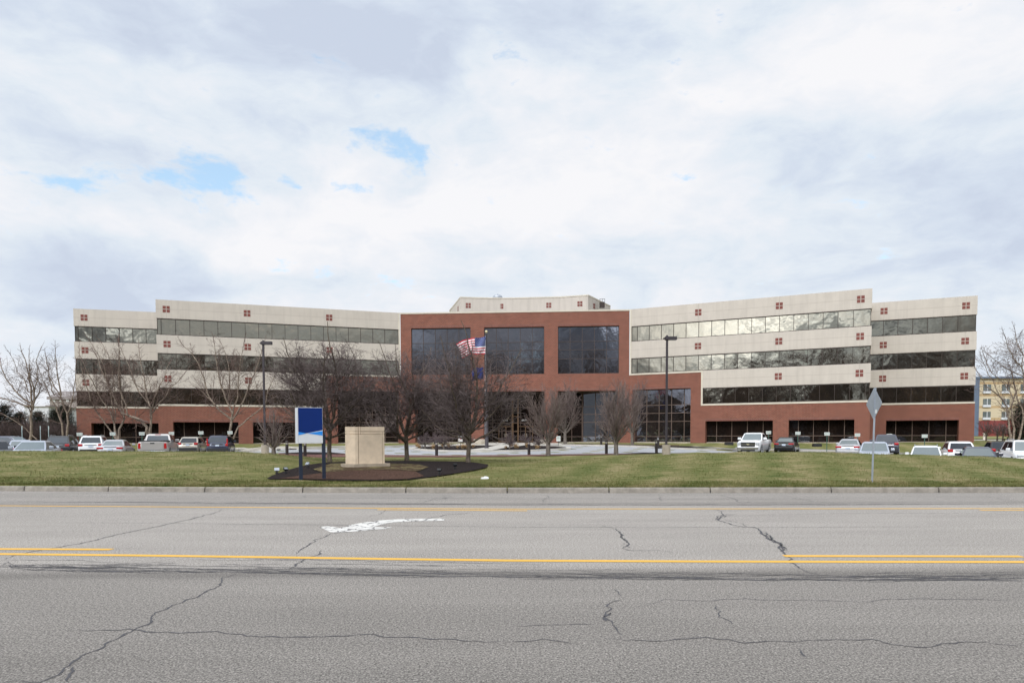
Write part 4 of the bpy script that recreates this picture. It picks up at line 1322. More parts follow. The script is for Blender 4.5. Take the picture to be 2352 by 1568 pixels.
# litter and low fixtures
p = on_ground(*c4v(1142, 788), 20.8)
bm = bmesh.new(); bmesh.ops.create_icosphere(bm, subdivisions=2, radius=.1)
for v in bm.verts: v.co.x *= 1.4; v.co.z = max(-.02, v.co.z * .75); v.co += Vector((rnd.uniform(-.02, .02), rnd.uniform(-.02, .02), rnd.uniform(-.02, .02)))
me = bpy.data.meshes.new('litter'); bm.to_mesh(me); bm.free(); me.materials.append(M['f_white'])
o = bpy.data.objects.new('litter', me); COL.objects.link(o); o.location = p; tag(o, 'crumpled white litter lying on the lawn right of the mulch bed', 'litter')
def well_light(px, Y, s_):
    p = gpt(px, Y); mb = MB(); mb.box(-.42, .42, -.25, .25, -.1, .26); mb.box(-.38, .38, -.21, .21, .261, .30)
    o = mb.build('ground_vent', M['black'], None, bevel=.03); o.location = p; tag(o, 'low black vent box on the grass ' + s_, 'vent box', 'vent boxes by the right wing')
well_light(1674.4, 73, 'left of the white pickup'); well_light(1876.6, 71.5, 'right of the black saloon')
# pale sign posts seen edge-on at far left
for px, Y, s_ in ((50.6, 58, 'leftmost, before the dark crossover'), (92.8, 62, 'middle of the three at far left'), (111.7, 60, 'right of the three at far left')):
    p = gpt(px, Y); zt = aty(px, 978, Y).z - p.z
    e = empty('edge_on_sign', p, R(125), 'pale thin sign post seen edge-on, ' + s_, 'sign post', 'edge-on sign posts at far left')
    mb = MB(); mb.box(-.03, .03, -.025, .025, -.2, zt); mb.build('post', flat('pale_post', (.42, .52, .52), .5), e)
    mb = MB(); mb.box(-.23, .23, -.04, -.028, zt - .32, zt); mb.build('sign_plate', M['vis'], e)
# ------------------------------------------------------------------ bare trees
def vnorm(v):
    l = math.sqrt(v[0] * v[0] + v[1] * v[1] + v[2] * v[2]) or 1.0
    return (v[0] / l, v[1] / l, v[2] / l)
class Wood:
    def __init__(s): s.a = []; s.b = []; s.ra = []; s.rb = []; s.lv = []
    def add(s, a, b, ra, rb, lv):
        s.a.append(a); s.b.append(b); s.ra.append(ra); s.rb.append(rb); s.lv.append(lv)
def tilt_dir(rr, d, ang, az=None):
    # rotate d away by ang towards random azimuth
    x, y, z = d
    if abs(z) < .95: p = vnorm((-y, x, 0))
    else: p = (1, 0, 0)
    q = (y * p[2] - z * p[1], z * p[0] - x * p[2], x * p[1] - y * p[0])
    az = rr.uniform(0, 2 * math.pi) if az is None else az
    s, c = math.sin(ang), math.cos(ang); ca, sa = math.cos(az), math.sin(az)
    return vnorm((x * c + (p[0] * ca + q[0] * sa) * s, y * c + (p[1] * ca + q[1] * sa) * s, z * c + (p[2] * ca + q[2] * sa) * s))
ENV = None
def grow(W, rr, p, d, L, r, lv, C, flat_=1.0):
    """C: list of per-level dicts: step, wig, up, n (children per metre), ang, ratio, from"""
    c = C[min(lv, len(C) - 1)]
    n = max(2, int(round(L / c['step'])))
    st = L / n
    r_end = max(r * c.get('tip', .25), C[0]['rmin'])
    nch = c['n'] * L if lv < len(C) - 0 else 0
    f0 = c.get('from', .15)
    acc = rr.random() * .5
    az = rr.uniform(0, 6.28)
    for i in range(n):
        w = c['wig']
        d = vnorm((d[0] + rr.gauss(0, w), d[1] + rr.gauss(0, w), d[2] + rr.gauss(0, w) + c['up']))
        q = (p[0] + d[0] * st, p[1] + d[1] * st, p[2] + d[2] * st)
        if ENV is not None and lv > 0 and not ENV(q, rr): return p, d
        ra = r + (r_end - r) * i / n; rb = r + (r_end - r) * (i + 1) / n
        W.add(p, q, ra, rb, lv)
        t = (i + 1) / n
        if lv + 1 < len(C) and t > f0:
            acc += nch / n / (1 - f0)
            while acc >= 1:
                acc -= 1
                az += 2.4 + rr.uniform(-.5, .5)
                cl = L * c['ratio'] * (1.15 - .65 * t) * rr.uniform(.7, 1.25)
                cd = tilt_dir(rr, d, c['ang'] * rr.uniform(.75, 1.25), az)
                cd = vnorm((cd[0], cd[1], cd[2] * flat_))
                k = rr.random()
                cp = (p[0] + (q[0] - p[0]) * k, p[1] + (q[1] - p[1]) * k, p[2] + (q[2] - p[2]) * k)
                grow(W, rr, cp, cd, cl, max(C[0]['rmin'], rb * c.get('rr', .55)), lv + 1, C, flat_)
        p = q
    return p, d
def tubes(name, W, sel, mat, parent, sides):
    idx = [i for i, l in enumerate(W.lv) if sel(l)]
    if not idx: return None
    A = np.array([W.a[i] for i in idx]); B = np.array([W.b[i] for i in idx])
    ra = np.array([W.ra[i] for i in idx]); rb = np.array([W.rb[i] for i in idx])
    D_ = B - A; L = np.linalg.norm(D_, axis=1, keepdims=True) + 1e-9; D_ = D_ / L
    A = A - D_ * np.minimum(ra[:, None] * .3, L * .1)
    B = B + D_ * np.minimum(rb[:, None] * .3, L * .1)
    ref = np.where(np.abs(D_[:, 2:3]) < .9, np.array([[0, 0, 1.0]]), np.array([[1.0, 0, 0]]))
    U = np.cross(D_, ref); U /= np.linalg.norm(U, axis=1, keepdims=True) + 1e-9
    V = np.cross(D_, U)
    n = len(idx); S_ = sides
    vs = np.zeros((n, 2 * S_, 3))
    for k in range(S_):
        a_ = 2 * math.pi * k / S_
        o_ = U * math.cos(a_) + V * math.sin(a_)
        vs[:, k] = A + o_ * ra[:, None]; vs[:, S_ + k] = B + o_ * rb[:, None]
    base = (np.arange(n) * 2 * S_)[:, None]
    fs_ = []
    for k in range(S_):
        k2 = (k + 1) % S_
        fs_.append(np.concatenate([base + k, base + k2, base + S_ + k2, base + S_ + k], 1))
    F_ = np.stack(fs_, 1).reshape(-1, 4)
    return np_mesh(name, vs.reshape(-1, 3), F_.ravel(), np.full(len(F_), 4), mat, parent, smooth=sides > 3)

def mat_bark(name, c0, c1, scale=6, z=.3):
    m, t, bs = material(name)
    g = t.coord('Object')
    n = t.noise(t.scalev(g, 1, 1, z), scale, 5, .7)
    t.put(bs.inputs['Base Color'], t.ramp(n, [(.38, c0), (.62, c1)]))
    bs.inputs['Roughness'].default_value = .95; bs.inputs['Specular IOR Level'].default_value = .15
    t.put(bs.inputs['Normal'], t.bump(n, .8, .02))
    return m
M['bark'] = mat_bark('grey_brown_bark', (.075, .058, .045), (.20, .165, .13), 14)
M['twig'] = mat_bark('dark_twigs', (.075, .056, .052), (.185, .150, .148), 2)
M['birch'] = mat_bark('birch_bark', (.085, .060, .045), (.42, .345, .275), 9, 1.6)
M['birch_twig'] = mat_bark('birch_twigs', (.10, .066, .055), (.20, .145, .125), 2)
M['maple'] = mat_bark('maple_bark', (.10, .085, .075), (.22, .19, .165), 10)
M['maple_twig'] = mat_bark('maple_twigs', (.11, .083, .078), (.23, .180, .165), 2)
M['shrub_twig'] = mat_bark('purple_grey_twigs', (.085, .060, .066), (.19, .145, .15), 3)
M['far_twig'] = mat_bark('far_twigs', (.10, .08, .08), (.18, .15, .15), 2)

def tree_obj(name, W, loc, bark, twig, label, cat, group=None, cut=2, parent=None):
    e = empty(name, loc, 0, label, cat, group)
    tubes('trunk', W, lambda l: l < cut, bark, e, 7)
    tubes('crown', W, lambda l: l >= cut, twig, e, 3)
    return e

# three spreading trees in the mulch bed
def spreading(seed, H, Wd, trunk_h, r0, lean=0.0, dens=1.0, cx=0.0):
    rr = random.Random(seed); W = Wood()
    C = [dict(step=.22, wig=.10, up=.05, n=3.6 * dens, ang=R(42), ratio=.55, rmin=.0048, rr=.60, tip=.22, **{'from': .12}),
         dict(step=.16, wig=.16, up=.03, n=3.7 * dens, ang=R(44), ratio=.52, rr=.6, **{'from': .10}),
         dict(step=.12, wig=.19, up=.04, n=4.6 * dens, ang=R(44), ratio=.55, rr=.65, **{'from': .08}),
         dict(step=.10, wig=.20, up=.04, n=5.2 * dens, ang=R(46), ratio=.62, rr=.8, **{'from': .1}),
         dict(step=.10, wig=.16, up=.05, n=0, ang=0, ratio=0)]
    p = (0, 0, -.15); d = vnorm((lean, 0, 1)); n = 6; r = r0 * 1.25
    for i in range(n):
        d = vnorm((d[0] + rr.gauss(0, .03), d[1] + rr.gauss(0, .03), 1))
        q = (p[0] + d[0] * trunk_h / n, p[1] + d[1] * trunk_h / n, p[2] + (trunk_h + .15) / n)
        r2 = r0 * (1.25 - .35 * min(1, (i + 1) / 2)) if i < 2 else r0 * (.9 - .0 * i)
        W.add(p, q, r, r2, 0); p = q; r = r2
    nl = 12
    for k in range(nl):
        az = k * 2 * math.pi / nl * 1.0 + rr.uniform(-.3, .3)
        el = R((14, 58, 34, 72, 22, 48, 28, 64, 18, 40, 54, 30)[k])
        d = (math.cos(az) * math.cos(el) + cx, math.sin(az) * math.cos(el), math.sin(el))
        top = (H - trunk_h); hr = Wd / 2
        L = min(top / max(.2, math.sin(el)), hr / max(.2, math.cos(el))) * rr.uniform(.88, 1.0)
        zz = p[2] - (.35 if el < R(30) else 0) + rr.uniform(0, .25)
        grow(W, rr, (p[0], p[1], zz), vnorm(d), L, r0 * rr.uniform(.42, .60), 1 if False else 0, C, .75)
    return W
# clip: keep 2 wood levels as limbs
for (px, py, ytop, wd, seed, th, cx, s_) in ((757, 1060, 776, 310, 3, 1.05, -.04, 'left'), (935, 1058, 786, 250, 11, .95, 0, 'middle'), (1075, 1063, 780, 305, 8, 1.0, .04, 'right')):
    b = on_ground(px, py, 20.8); sc_ = FOC / b.y
    H = (py - ytop) / sc_; Wd = wd / sc_
    def ENV(q, r_, H=H, Rw=Wd / 2, sd=seed, cx=cx):
        az = math.atan2(q[1], q[0]); rr_ = math.hypot(q[0] - cx * 2, q[1]) / Rw
        k = 1 + .07 * math.sin(3 * az + sd) + .06 * math.sin(7 * az + 2 * sd) + .05 * math.sin(q[2] * 4 + az * 5) + r_.uniform(-.09, .05)
        zc = H * .50; rz = H * (.50 if q[2] > zc else .36)
        return rr_ * rr_ + ((q[2] - zc) / rz) ** 2 < k * k
    W = spreading(seed, H * 1.0, Wd * 1.05, th + .25, 6.1 / sc_ * .92, cx=cx)
    lab = {'left': 'dark bare spreading tree growing behind the blue sign', 'middle': 'dark bare spreading tree growing just right of the stone monument', 'right': 'dark bare spreading tree growing at the right of the mulch bed, before the flagpole'}[s_]
    ENV = None
    tree_obj('bare_tree', W, b, M['bark'], M['twig'], lab, 'tree', 'dark bare trees in the mulch bed', cut=1)
    print('tree', px, b, round(H, 2), round(Wd, 2), len(W.a))

# small vase-shaped trees
def vase(seed, H, Wd, trunk_h, r0, dens=1.0, nl=10, spread=1.0, rmin=.006):
    rr = random.Random(seed); W = Wood()
    C = [dict(step=.25, wig=.045, up=.05, n=3.4 * dens, ang=R(24), ratio=.52, rmin=rmin, rr=.6, **{'from': .12}),
         dict(step=.18, wig=.06, up=.05, n=5.0 * dens, ang=R(26), ratio=.5, rr=.6, **{'from': .1}),
         dict(step=.16, wig=.08, up=.06, n=5.5 * dens, ang=R(30), ratio=.55, rr=.7, **{'from': .1}),
         dict(step=.15, wig=.09, up=.05, n=0, ang=0, ratio=0)]
    W.add((0, 0, -.15), (0, 0, trunk_h * .5), r0 * 1.25, r0, 0); W.add((0, 0, trunk_h * .5), (0, 0, trunk_h), r0, r0 * .9, 0)
    for k in range(nl):
        az = k * 2.4 + rr.uniform(-.3, .3); f = k / (nl - 1)
        el = R(82 - 50 * f * spread)
        L = min((H - trunk_h) / math.sin(el), (Wd / 2) / max(.15, math.cos(el))) * rr.uniform(.88, 1.02)
        z0 = trunk_h * (.72 + .3 * (1 - f))
        grow(W, rr, (0, 0, z0), (math.cos(az) * math.cos(el), math.sin(az) * math.cos(el), math.sin(el)), L, r0 * .45, 0, C)
    return W
SM = [(628, 47.5, 948, 88, 21, .8, 'left of the blue sign, beside the left lamp post'), (1259, 49, 902, 118, 22, 1.15, 'right of the round island'),
      (1415, 50, 893, 115, 23, 1.1, 'before the drive, left of the right lamp post'),
      (1298, 72, 895, 96, 24, 1.6, 'close to the wall right of the entrance'), (1452, 68, 893, 92, 25, 1.5, 'before the brick pier right of the porch'),
      (874, 66, 950, 126, 26, 1.3, 'rising behind the stone monument')]
for i, (px, Y, ytop, wd, seed, th, s_) in enumerate(SM):
    b = gpt(px, Y); sc_ = FOC / b.y; H = aty(px, ytop, Y).z - b.z
    W = vase(seed, H, wd / sc_, th, (5.0 if Y < 60 else 3.6) / sc_, dens=1.0 if Y < 60 else .8, nl=11, spread=1.15 if px in (628, 874) else 1.0, rmin=.007 if Y < 60 else .009)
    tree_obj('small_bare_tree', W, b, M['maple'], M['maple_twig'], 'small upswept bare tree ' + s_, 'tree', 'small bare trees by the drive', cut=1)

# clipped flat-topped shrubs of the island
def mushroom(seed, Wd, H, trunk_h):
    rr = random.Random(seed); W = Wood()
    C = [dict(step=.12, wig=.14, up=.02, n=8, ang=R(45), ratio=.5, rmin=.006, rr=.6, **{'from': .15}),
         dict(step=.10, wig=.2, up=.03, n=11, ang=R(50), ratio=.55, rr=.6, **{'from': .1}),
         dict(step=.09, wig=.25, up=.03, n=12, ang=R(55), ratio=.6, rr=.7, **{'from': .1}),
         dict(step=.09, wig=.25, up=.03, n=0, ang=0, ratio=0)]
    W.add((0, 0, -.1), (.04, 0, trunk_h), .09, .07, 0)
    for k in range(15):
        az = k * 2.4; el = R(rr.uniform(8, 75))
        L = 1 / math.sqrt((math.cos(el) / (Wd / 2)) ** 2 + (math.sin(el) / (H - trunk_h)) ** 2) * rr.uniform(.8, .95)
        grow(W, rr, (0, 0, trunk_h), (math.cos(az) * math.cos(el), math.sin(az) * math.cos(el), math.sin(el)), L, .032, 0, C)
    return W
SH = [(975.5, 60.5, 52, 'leftmost on the island'), (1019, 58.5, 56, 'second from left, before white notice'), (1072, 65, 54, 'behind the rightmost dark tree'), (998, 66, 52, 'behind the two leftmost clipped shrubs'),
      (1170.4, 59, 56, 'right of the island walk'), (1207, 64, 50, 'behind the right-hand island pair'), (1237.6, 60, 50, 'right end of the island'), (1263, 68, 46, 'beyond the right end of the island')]
msh = [mushroom(31, 2.0, 1.55, .38), mushroom(32, 2.0, 1.5, .42)]
protos = []
for i, (px, Y, wd, s_) in enumerate(SH):
    b = gpt(px, Y) + Vector((0, 0, .08)); wdm = wd * Y / FOC
    if i < 2:
        e = tree_obj('clipped_shrub', msh[i], b, M['maple'], M['shrub_twig'], None, None, cut=1); protos.append(e)
    else:
        e = copy_tree(protos[i % 2]); e.location = b
    e.scale = (wdm / 2.15, wdm / 2.15, 1.0 + .06 * math.sin(i * 2)); e.rotation_euler = (0, 0, i * 1.3)
    tag(e, 'bare clipped shrub with a dense flat purple-grey crown, ' + s_, 'shrub', 'clipped shrubs by the entrance')

# birches: limbs traced, twigs grown
def birch(name, Y, base_px, limbs, seed, label, group, dens=1.0, bark='birch', twig='birch_twig', wscale=1.0, rmin=.0085, dy=1.0, tl=1.25):
    rr = random.Random(seed); W = Wood()
    g = gpt(base_px, Y)
    C = [dict(step=.35, wig=.07, up=.04, n=2.2 * dens, ang=R(36), ratio=.45, rmin=rmin, rr=.5, **{'from': .1}),
         dict(step=.28, wig=.09, up=.03, n=3.0 * dens, ang=R(38), ratio=.5, rr=.55, **{'from': .1}),
         dict(step=.24, wig=.11, up=.0, n=4.2 * dens, ang=R(40), ratio=.55, rr=.6, **{'from': .1}),
         dict(step=.24, wig=.12, up=-.03, n=0, ang=0, ratio=0)]
    for li, (pts, w0, w1) in enumerate(limbs):
        P_ = []
        off = rr.uniform(-dy, dy)
        n0 = len(pts)
        for j, (x, y) in enumerate(pts):
            yy = Y + off * (j / max(1, n0 - 1)) ** 1.2
            P_.append(aty(x, y, yy) - g)
        # resample
        seq = []
        for a, b in zip(P_[:-1], P_[1:]):
            k_ = max(1, int((b - a).length / .45))
            for q in range(k_): seq.append(a.lerp(b, q / k_))
        seq.append(P_[-1])
        seq = [s_ + Vector((rr.gauss(0, .025), rr.gauss(0, .05), 0)) for s_ in seq]
        N = len(seq) - 1
        for j in range(N):
            f = j / N; f2 = (j + 1) / N
            ra = (w0 + (w1 - w0) * f) * wscale / 2 * Y / FOC; rb = (w0 + (w1 - w0) * f2) * wscale / 2 * Y / FOC
            ra *= .60; rb *= .60
            W.add(tuple(seq[j]), tuple(seq[j + 1]), ra, rb, 0)
            if f > .22:
                L = (1 - f) * 2.0 + .9
                for _ in range(int(rr.random() < .85 * dens) + int(rr.random() < .5 * dens)):
                    d = (seq[j + 1] - seq[j]).normalized()
                    cd = tilt_dir(rr, tuple(d), R(rr.uniform(28, 55)))
                    grow(W, rr, tuple(seq[j]), cd, L * rr.uniform(.6, 1.1) * tl, max(rmin, rb * .42), 1, C)
        d = (seq[-1] - seq[-2]).normalized()
        grow(W, rr, tuple(seq[-1]), tuple(d), 1.0 * tl, w1 * .5 * Y / FOC, 1, C)
    e = tree_obj(name, W, g, M[bark], M[twig], label, 'tree', group, cut=1)
    print(name, base_px, len(W.a))
    return e
def k1(L):  # points measured on the first enlarged crop (0..1100 x 1100..1900 source px)
    return [((x * .5102) / 1.7415, (1100 + y * .5102) / 1.7415) for x, y in L]
GB = 'pale-stemmed birches before the left wing'
birch('birch_tree', 68, 263, [
    (k1([(915, 1300), (905, 1200), (875, 1080), (800, 990), (760, 900), (700, 790), (650, 680)]), 7, 2),
    (k1([(925, 1300), (935, 1210), (975, 1130), (960, 1000), (945, 880), (940, 700), (935, 560)]), 8, 2),
    (k1([(905, 1280), (850, 1200), (780, 1100), (715, 990), (680, 880), (640, 730), (610, 600)]), 6, 1.5),
    (k1([(905, 1240), (880, 1050), (870, 900), (830, 760), (770, 620), (700, 520)]), 5, 1.5),
    (k1([(905, 1150), (900, 900), (880, 750), (850, 620), (800, 540)]), 4, 1.5)], 41, 'multi-stemmed pale birch leaning left, behind the white wagon', GB)
birch('birch_tree', 68, 306, [
    (k1([(1160, 1300), (1150, 1190), (1100, 1140), (1030, 1110), (960, 1080), (900, 980), (860, 880), (800, 740), (760, 640)]), 11, 2.5),
    (k1([(1165, 1290), (1180, 1180), (1185, 1060), (1150, 950), (1130, 800), (1110, 700), (1095, 600)]), 10, 2),
    (k1([(1180, 1100), (1230, 1020), (1300, 950), (1330, 880), (1400, 830), (1440, 780)]), 6, 2),
    (k1([(1180, 1060), (1215, 960), (1260, 860), (1300, 770), (1320, 700)]), 5, 1.5),
    (k1([(1160, 1000), (1080, 900), (1040, 800), (1010, 700), (960, 600), (930, 540)]), 5, 1.5),
    (k1([(1000, 1100), (985, 1010), (940, 900), (930, 780), (935, 660), (930, 550)]), 6, 2),
    (k1([(1040, 1110), (1100, 1130)]), 8, 7)], 42, 'multi-stemmed pale birch with a cut stub, behind the silver pickup', GB)
birch('birch_tree', 69, 529, [
    (k1([(1800, 1260), (1815, 1150), (1825, 1080), (1780, 1000), (1740, 880), (1700, 720), (1690, 620), (1680, 540)]), 10, 2),
    (k1([(1815, 1150), (1870, 1060), (1920, 960), (1960, 850), (2000, 760), (2040, 640), (2060, 560)]), 7, 2),
    (k1([(1815, 1130), (1720, 1060), (1640, 960), (1600, 820), (1560, 700), (1500, 610), (1450, 560)]), 8, 2),
    (k1([(1825, 1080), (1860, 960), (1870, 820), (1880, 700), (1900, 600), (1910, 540)]), 6, 2),
    (k1([(1790, 1010), (1800, 880), (1800, 740), (1770, 620), (1740, 540)]), 5, 1.5),
    (k1([(1830, 1280), (1870, 1190), (1940, 1130), (2030, 1060), (2080, 1010), (2100, 900), (2150, 800)]), 6, 2),
    (k1([(1650, 980), (1600, 930), (1570, 900)]), 4, 2)], 43, 'wide pale birch with a leaning side stem, behind the dark blue car', GB)
def k8(L):
    s_ = 320 / 1115.0
    return [((x * s_) / 1.7415, (1350 + y * s_) / 1.7415) for x, y in L]
GL = 'tall bare trees at the far left'
birch('tall_bare_tree', 74, 72, [
    (k8([(430, 1420), (435, 1200), (440, 1000), (440, 850), (420, 700), (400, 520), (360, 350), (320, 230)]), 11, 2.5),
    (k8([(450, 1000), (490, 860), (470, 700), (430, 560), (410, 400), (400, 280)]), 8, 2),
    (k8([(430, 960), (330, 940), (200, 890), (90, 860), (0, 840)]), 7, 3),
    (k8([(440, 920), (370, 880), (280, 810), (200, 720), (100, 600), (40, 480), (0, 330)]), 7, 2.5),
    (k8([(470, 880), (540, 770), (580, 660), (520, 580), (440, 520)]), 5, 2),
    (k8([(480, 800), (520, 600), (520, 440), (510, 330), (540, 220)]), 5, 2),
    (k8([(440, 960), (300, 880), (170, 790)]), 4, 2),
    (k8([(520, 1420), (300, 1220), (180, 1140), (60, 1070)]), 4, 2),
    (k8([(400, 760), (330, 560), (240, 480), (200, 350), (150, 250)]), 4, 1.5)], 44, 'tall bare tree with forked trunk at the far left edge', GL, .95, 'birch', 'birch_twig')
birch('tall_bare_tree', 74, 150, [
    (k8([(880, 1400), (860, 1200), (800, 1020), (740, 900), (690, 800), (640, 690), (590, 590), (550, 480)]), 8, 2),
    (k8([(930, 1400), (950, 1200), (930, 1040), (880, 930), (840, 800), (760, 680), (690, 540), (640, 300)]), 8, 2),
    (k8([(960, 1040), (1010, 850), (1040, 700), (1050, 560), (1060, 400)]), 5, 2),
    (k8([(850, 800), (810, 600), (790, 400), (770, 200)]), 6, 2),
    (k8([(750, 800), (700, 620), (680, 480), (650, 370)]), 4, 2)], 45, 'tall slender bare trees pair of stems just left of the building corner', GL, .9)
def k9(L):
    s_ = 246 / 771.0
    return [((3850 + x * s_) / 1.7415, (1300 + y * s_) / 1.7415) for x, y in L]
birch('tall_bare_tree', 58, 2316, [
    (k9([(610, 1470), (590, 1300), (570, 1120), (540, 1020), (480, 900), (380, 820), (290, 760), (200, 600)]), 9, 2),
    (k9([(640, 1470), (650, 1300), (620, 1120), (610, 1030), (640, 940), (670, 820), (640, 700), (600, 560)]), 9, 2),
    (k9([(690, 1470), (740, 1300), (771, 1150), (760, 1050), (690, 950), (690, 850)]), 9, 4),
    (k9([(640, 960), (600, 860), (530, 740), (440, 660), (360, 600), (290, 420)]), 5, 2),
    (k9([(771, 820), (760, 620), (730, 520), (640, 420), (580, 300), (540, 180)]), 6, 2),
    (k9([(750, 560), (760, 380), (700, 260), (660, 130)]), 4, 2),
    (k9([(770, 640), (660, 600), (540, 540), (440, 470), (340, 400)]), 4, 2),
    (k9([(480, 900), (420, 780), (390, 700), (330, 620), (260, 450)]), 4, 1.5),
    (k9([(790, 1100), (850, 800), (840, 500), (800, 300), (820, 100)]), 8, 2)], 46, 'tall bare tree with three leaning stems at the right edge', 'tall bare tree at the far right', 1.0)

# ornamental grass tufts on the island
def tuft_mesh(seed):
    rr = random.Random(seed); vs = []; fs_ = []
    for i in range(420):
        a = rr.uniform(0, 6.28); r0 = rr.uniform(0, .10); L = rr.uniform(.28, .5); sp = rr.uniform(.1, 1.25)
        x, y = r0 * math.cos(a), r0 * math.sin(a); wd_ = .006
        px_, py_ = -math.sin(a) * wd_, math.cos(a) * wd_
        pts = [(x, y, 0)]
        for q in range(1, 4):
            f = q / 3; out = sp * L * f * f * .85; up = L * f * (1 - .35 * sp * f)
            pts.append((x + math.cos(a) * out, y + math.sin(a) * out, up))
        for q in range(3):
            b = len(vs); p_, n_ = pts[q], pts[q + 1]; k_ = 1 - q * .28; k2_ = 1 - (q + 1) * .28
            vs += [(p_[0] - px_ * k_, p_[1] - py_ * k_, p_[2]), (p_[0] + px_ * k_, p_[1] + py_ * k_, p_[2]), (n_[0] + px_ * k2_, n_[1] + py_ * k2_, n_[2]), (n_[0] - px_ * k2_, n_[1] - py_ * k2_, n_[2])]
            fs_.append((b, b + 1, b + 2, b + 3))
    return vs, fs_
M['straw_tuft'] = flat('straw_grass', (.50, .35, .19), .9, var=.25, scale=8)
TU = [(963, 60.5), (995, 59.5), (1003, 59.3), (1017, 63.5), (1030, 63.2), (1051, 60.2), (1063, 59.8), (1070, 60), (1087, 62), (958, 62.5),
      (1162, 59.6), (1174, 62.5), (1184, 61), (1189, 60.2), (1211, 62), (1232, 59.8), (1236, 59.3)]
vs_, fs_ = tuft_mesh(5); mb = MB(); mb.mesh(vs_, fs_); tp = mb.build('grass_tuft', M['straw_tuft'])
for i, (px, Y) in enumerate(TU):
    o = tp if i == 0 else tp.copy()
    if i: COL.objects.link(o)
    o.location = gpt(px, Y) + Vector((0, 0, .09)); o.rotation_euler = (0, 0, i * 1.1); s_ = .95 + .25 * math.sin(i * 2.3); o.scale = (s_, s_, s_ * .95)
    side = 'left' if px < 1100 else 'right'
    tag(o, 'straw-coloured ornamental grass tuft in the dark %s half of the island' % side, 'grass tuft', 'ornamental grass tufts on the %s island' % side)
# evergreens
M['needle'] = mat_bark('evergreen_needles', (.008, .012, .008), (.034, .040, .026), 5, 1)
M['thicket'] = mat_bark('brown_thicket', (.05, .036, .034), (.12, .09, .085), 4, 1)
def conifer(px, Y, ytop, w_px, seed, label, ratio=1.0, mat='needle', big=None, name='evergreen_tree', group='dark evergreens'):
    rr = random.Random(seed); ls = 1.0
    if big: b = Vector((px, Y, .1)); H = ytop; Rr = w_px / 2; ls = big
    else: b = gpt(px, Y); sc_ = FOC / Y; H = aty(px, ytop, Y).z - b.z; Rr = w_px / sc_ / 2
    W = Wood(); W.add((0, 0, -.3), (0, 0, H * .5), .16, .1, 0); W.add((0, 0, H * .5), (0, 0, H * .97), .1, .02, 0)
    e = empty(name, b, 0, label, 'tree', group)
    vs = []; 
    nb = int(70 * ratio)
    for i in range(nb):
        h = H * (.10 + .88 * (i / nb) ** .95); a = i * 2.4 + rr.uniform(-.3, .3)
        rad = Rr * (1 - h / H) ** .62 * rr.uniform(.72, 1.12) + .15
        d = (math.cos(a), math.sin(a)); zt_ = h + rr.uniform(-.1, .25) * rad
        W.add((0, 0, h), (d[0] * rad * .85, d[1] * rad * .85, zt_), .035, .012, 0)
        k_ = int(60 + 110 * rad / max(Rr, .1))
        for q in range(k_):
            f = rr.uniform(.25, 1.02) ** .8; sp = .16 + .22 * (1 - f) + .10 * rad
            c = (d[0] * rad * f + rr.gauss(0, sp), d[1] * rad * f + rr.gauss(0, sp), h + (zt_ - h) * f + rr.gauss(0, sp * .55))
            s_ = rr.uniform(.07, .17) * ls
            u_ = vnorm((rr.gauss(0, 1), rr.gauss(0, 1), rr.gauss(0, .6))); v_ = vnorm((rr.gauss(0, 1), rr.gauss(0, 1), rr.gauss(0, .6)))
            vs += [(c[0] - u_[0] * s_, c[1] - u_[1] * s_, c[2] - u_[2] * s_), (c[0] + v_[0] * s_ * .5, c[1] + v_[1] * s_ * .5, c[2] + v_[2] * s_ * .5), (c[0] + u_[0] * s_, c[1] + u_[1] * s_, c[2] + u_[2] * s_)]
    tubes('trunk', W, lambda l: True, M['bark'], e, 5)
    n = len(vs) // 3
    np_mesh('crown', np.array(vs), np.arange(n * 3), np.full(n, 3), M[mat], e)
    return e
conifer(12, 86, 928, 62, 51, 'dark evergreen with broad crown at the far left edge')
conifer(-25, 84, 905, 60, 57, 'dark evergreen cut off by the left edge of the view')
conifer(46, 88, 946, 46, 52, 'dark evergreen second from the left edge')
conifer(88, 88, 945, 46, 53, 'dark evergreen behind the forked bare tree')
conifer(128, 88, 940, 40, 54, 'dark evergreen behind the slender stems')
conifer(150, 86, 930, 46, 55, 'dark evergreen nearest the left corner of the building')
conifer(2345, 70, 925, 50, 56, 'dark evergreen behind the bare tree at the right edge')
conifer(2390, 72, 900, 60, 58, 'dark evergreen cut off by the right edge of the view')
# small purple-grey trees by the hotel
for i, (px, Y, yt, w_, s_) in enumerate(((2265.5, 92, 968, 48, 'left'), (2291, 92, 972, 44, 'middle'), (2304, 90, 970, 46, 'right'))):
    b = gpt(px, Y); sc_ = FOC / Y; H = aty(px, yt, Y).z - b.z
    W = vase(60 + i, H, w_ / sc_, .9, .10, dens=.9, nl=11, spread=1.1, rmin=.012)
    tree_obj('small_far_tree', W, b, M['bark'], M['shrub_twig'], 'small dark bare tree before the red hotel base, %s one of three' % s_, 'tree', 'small bare trees before the hotel', cut=1)
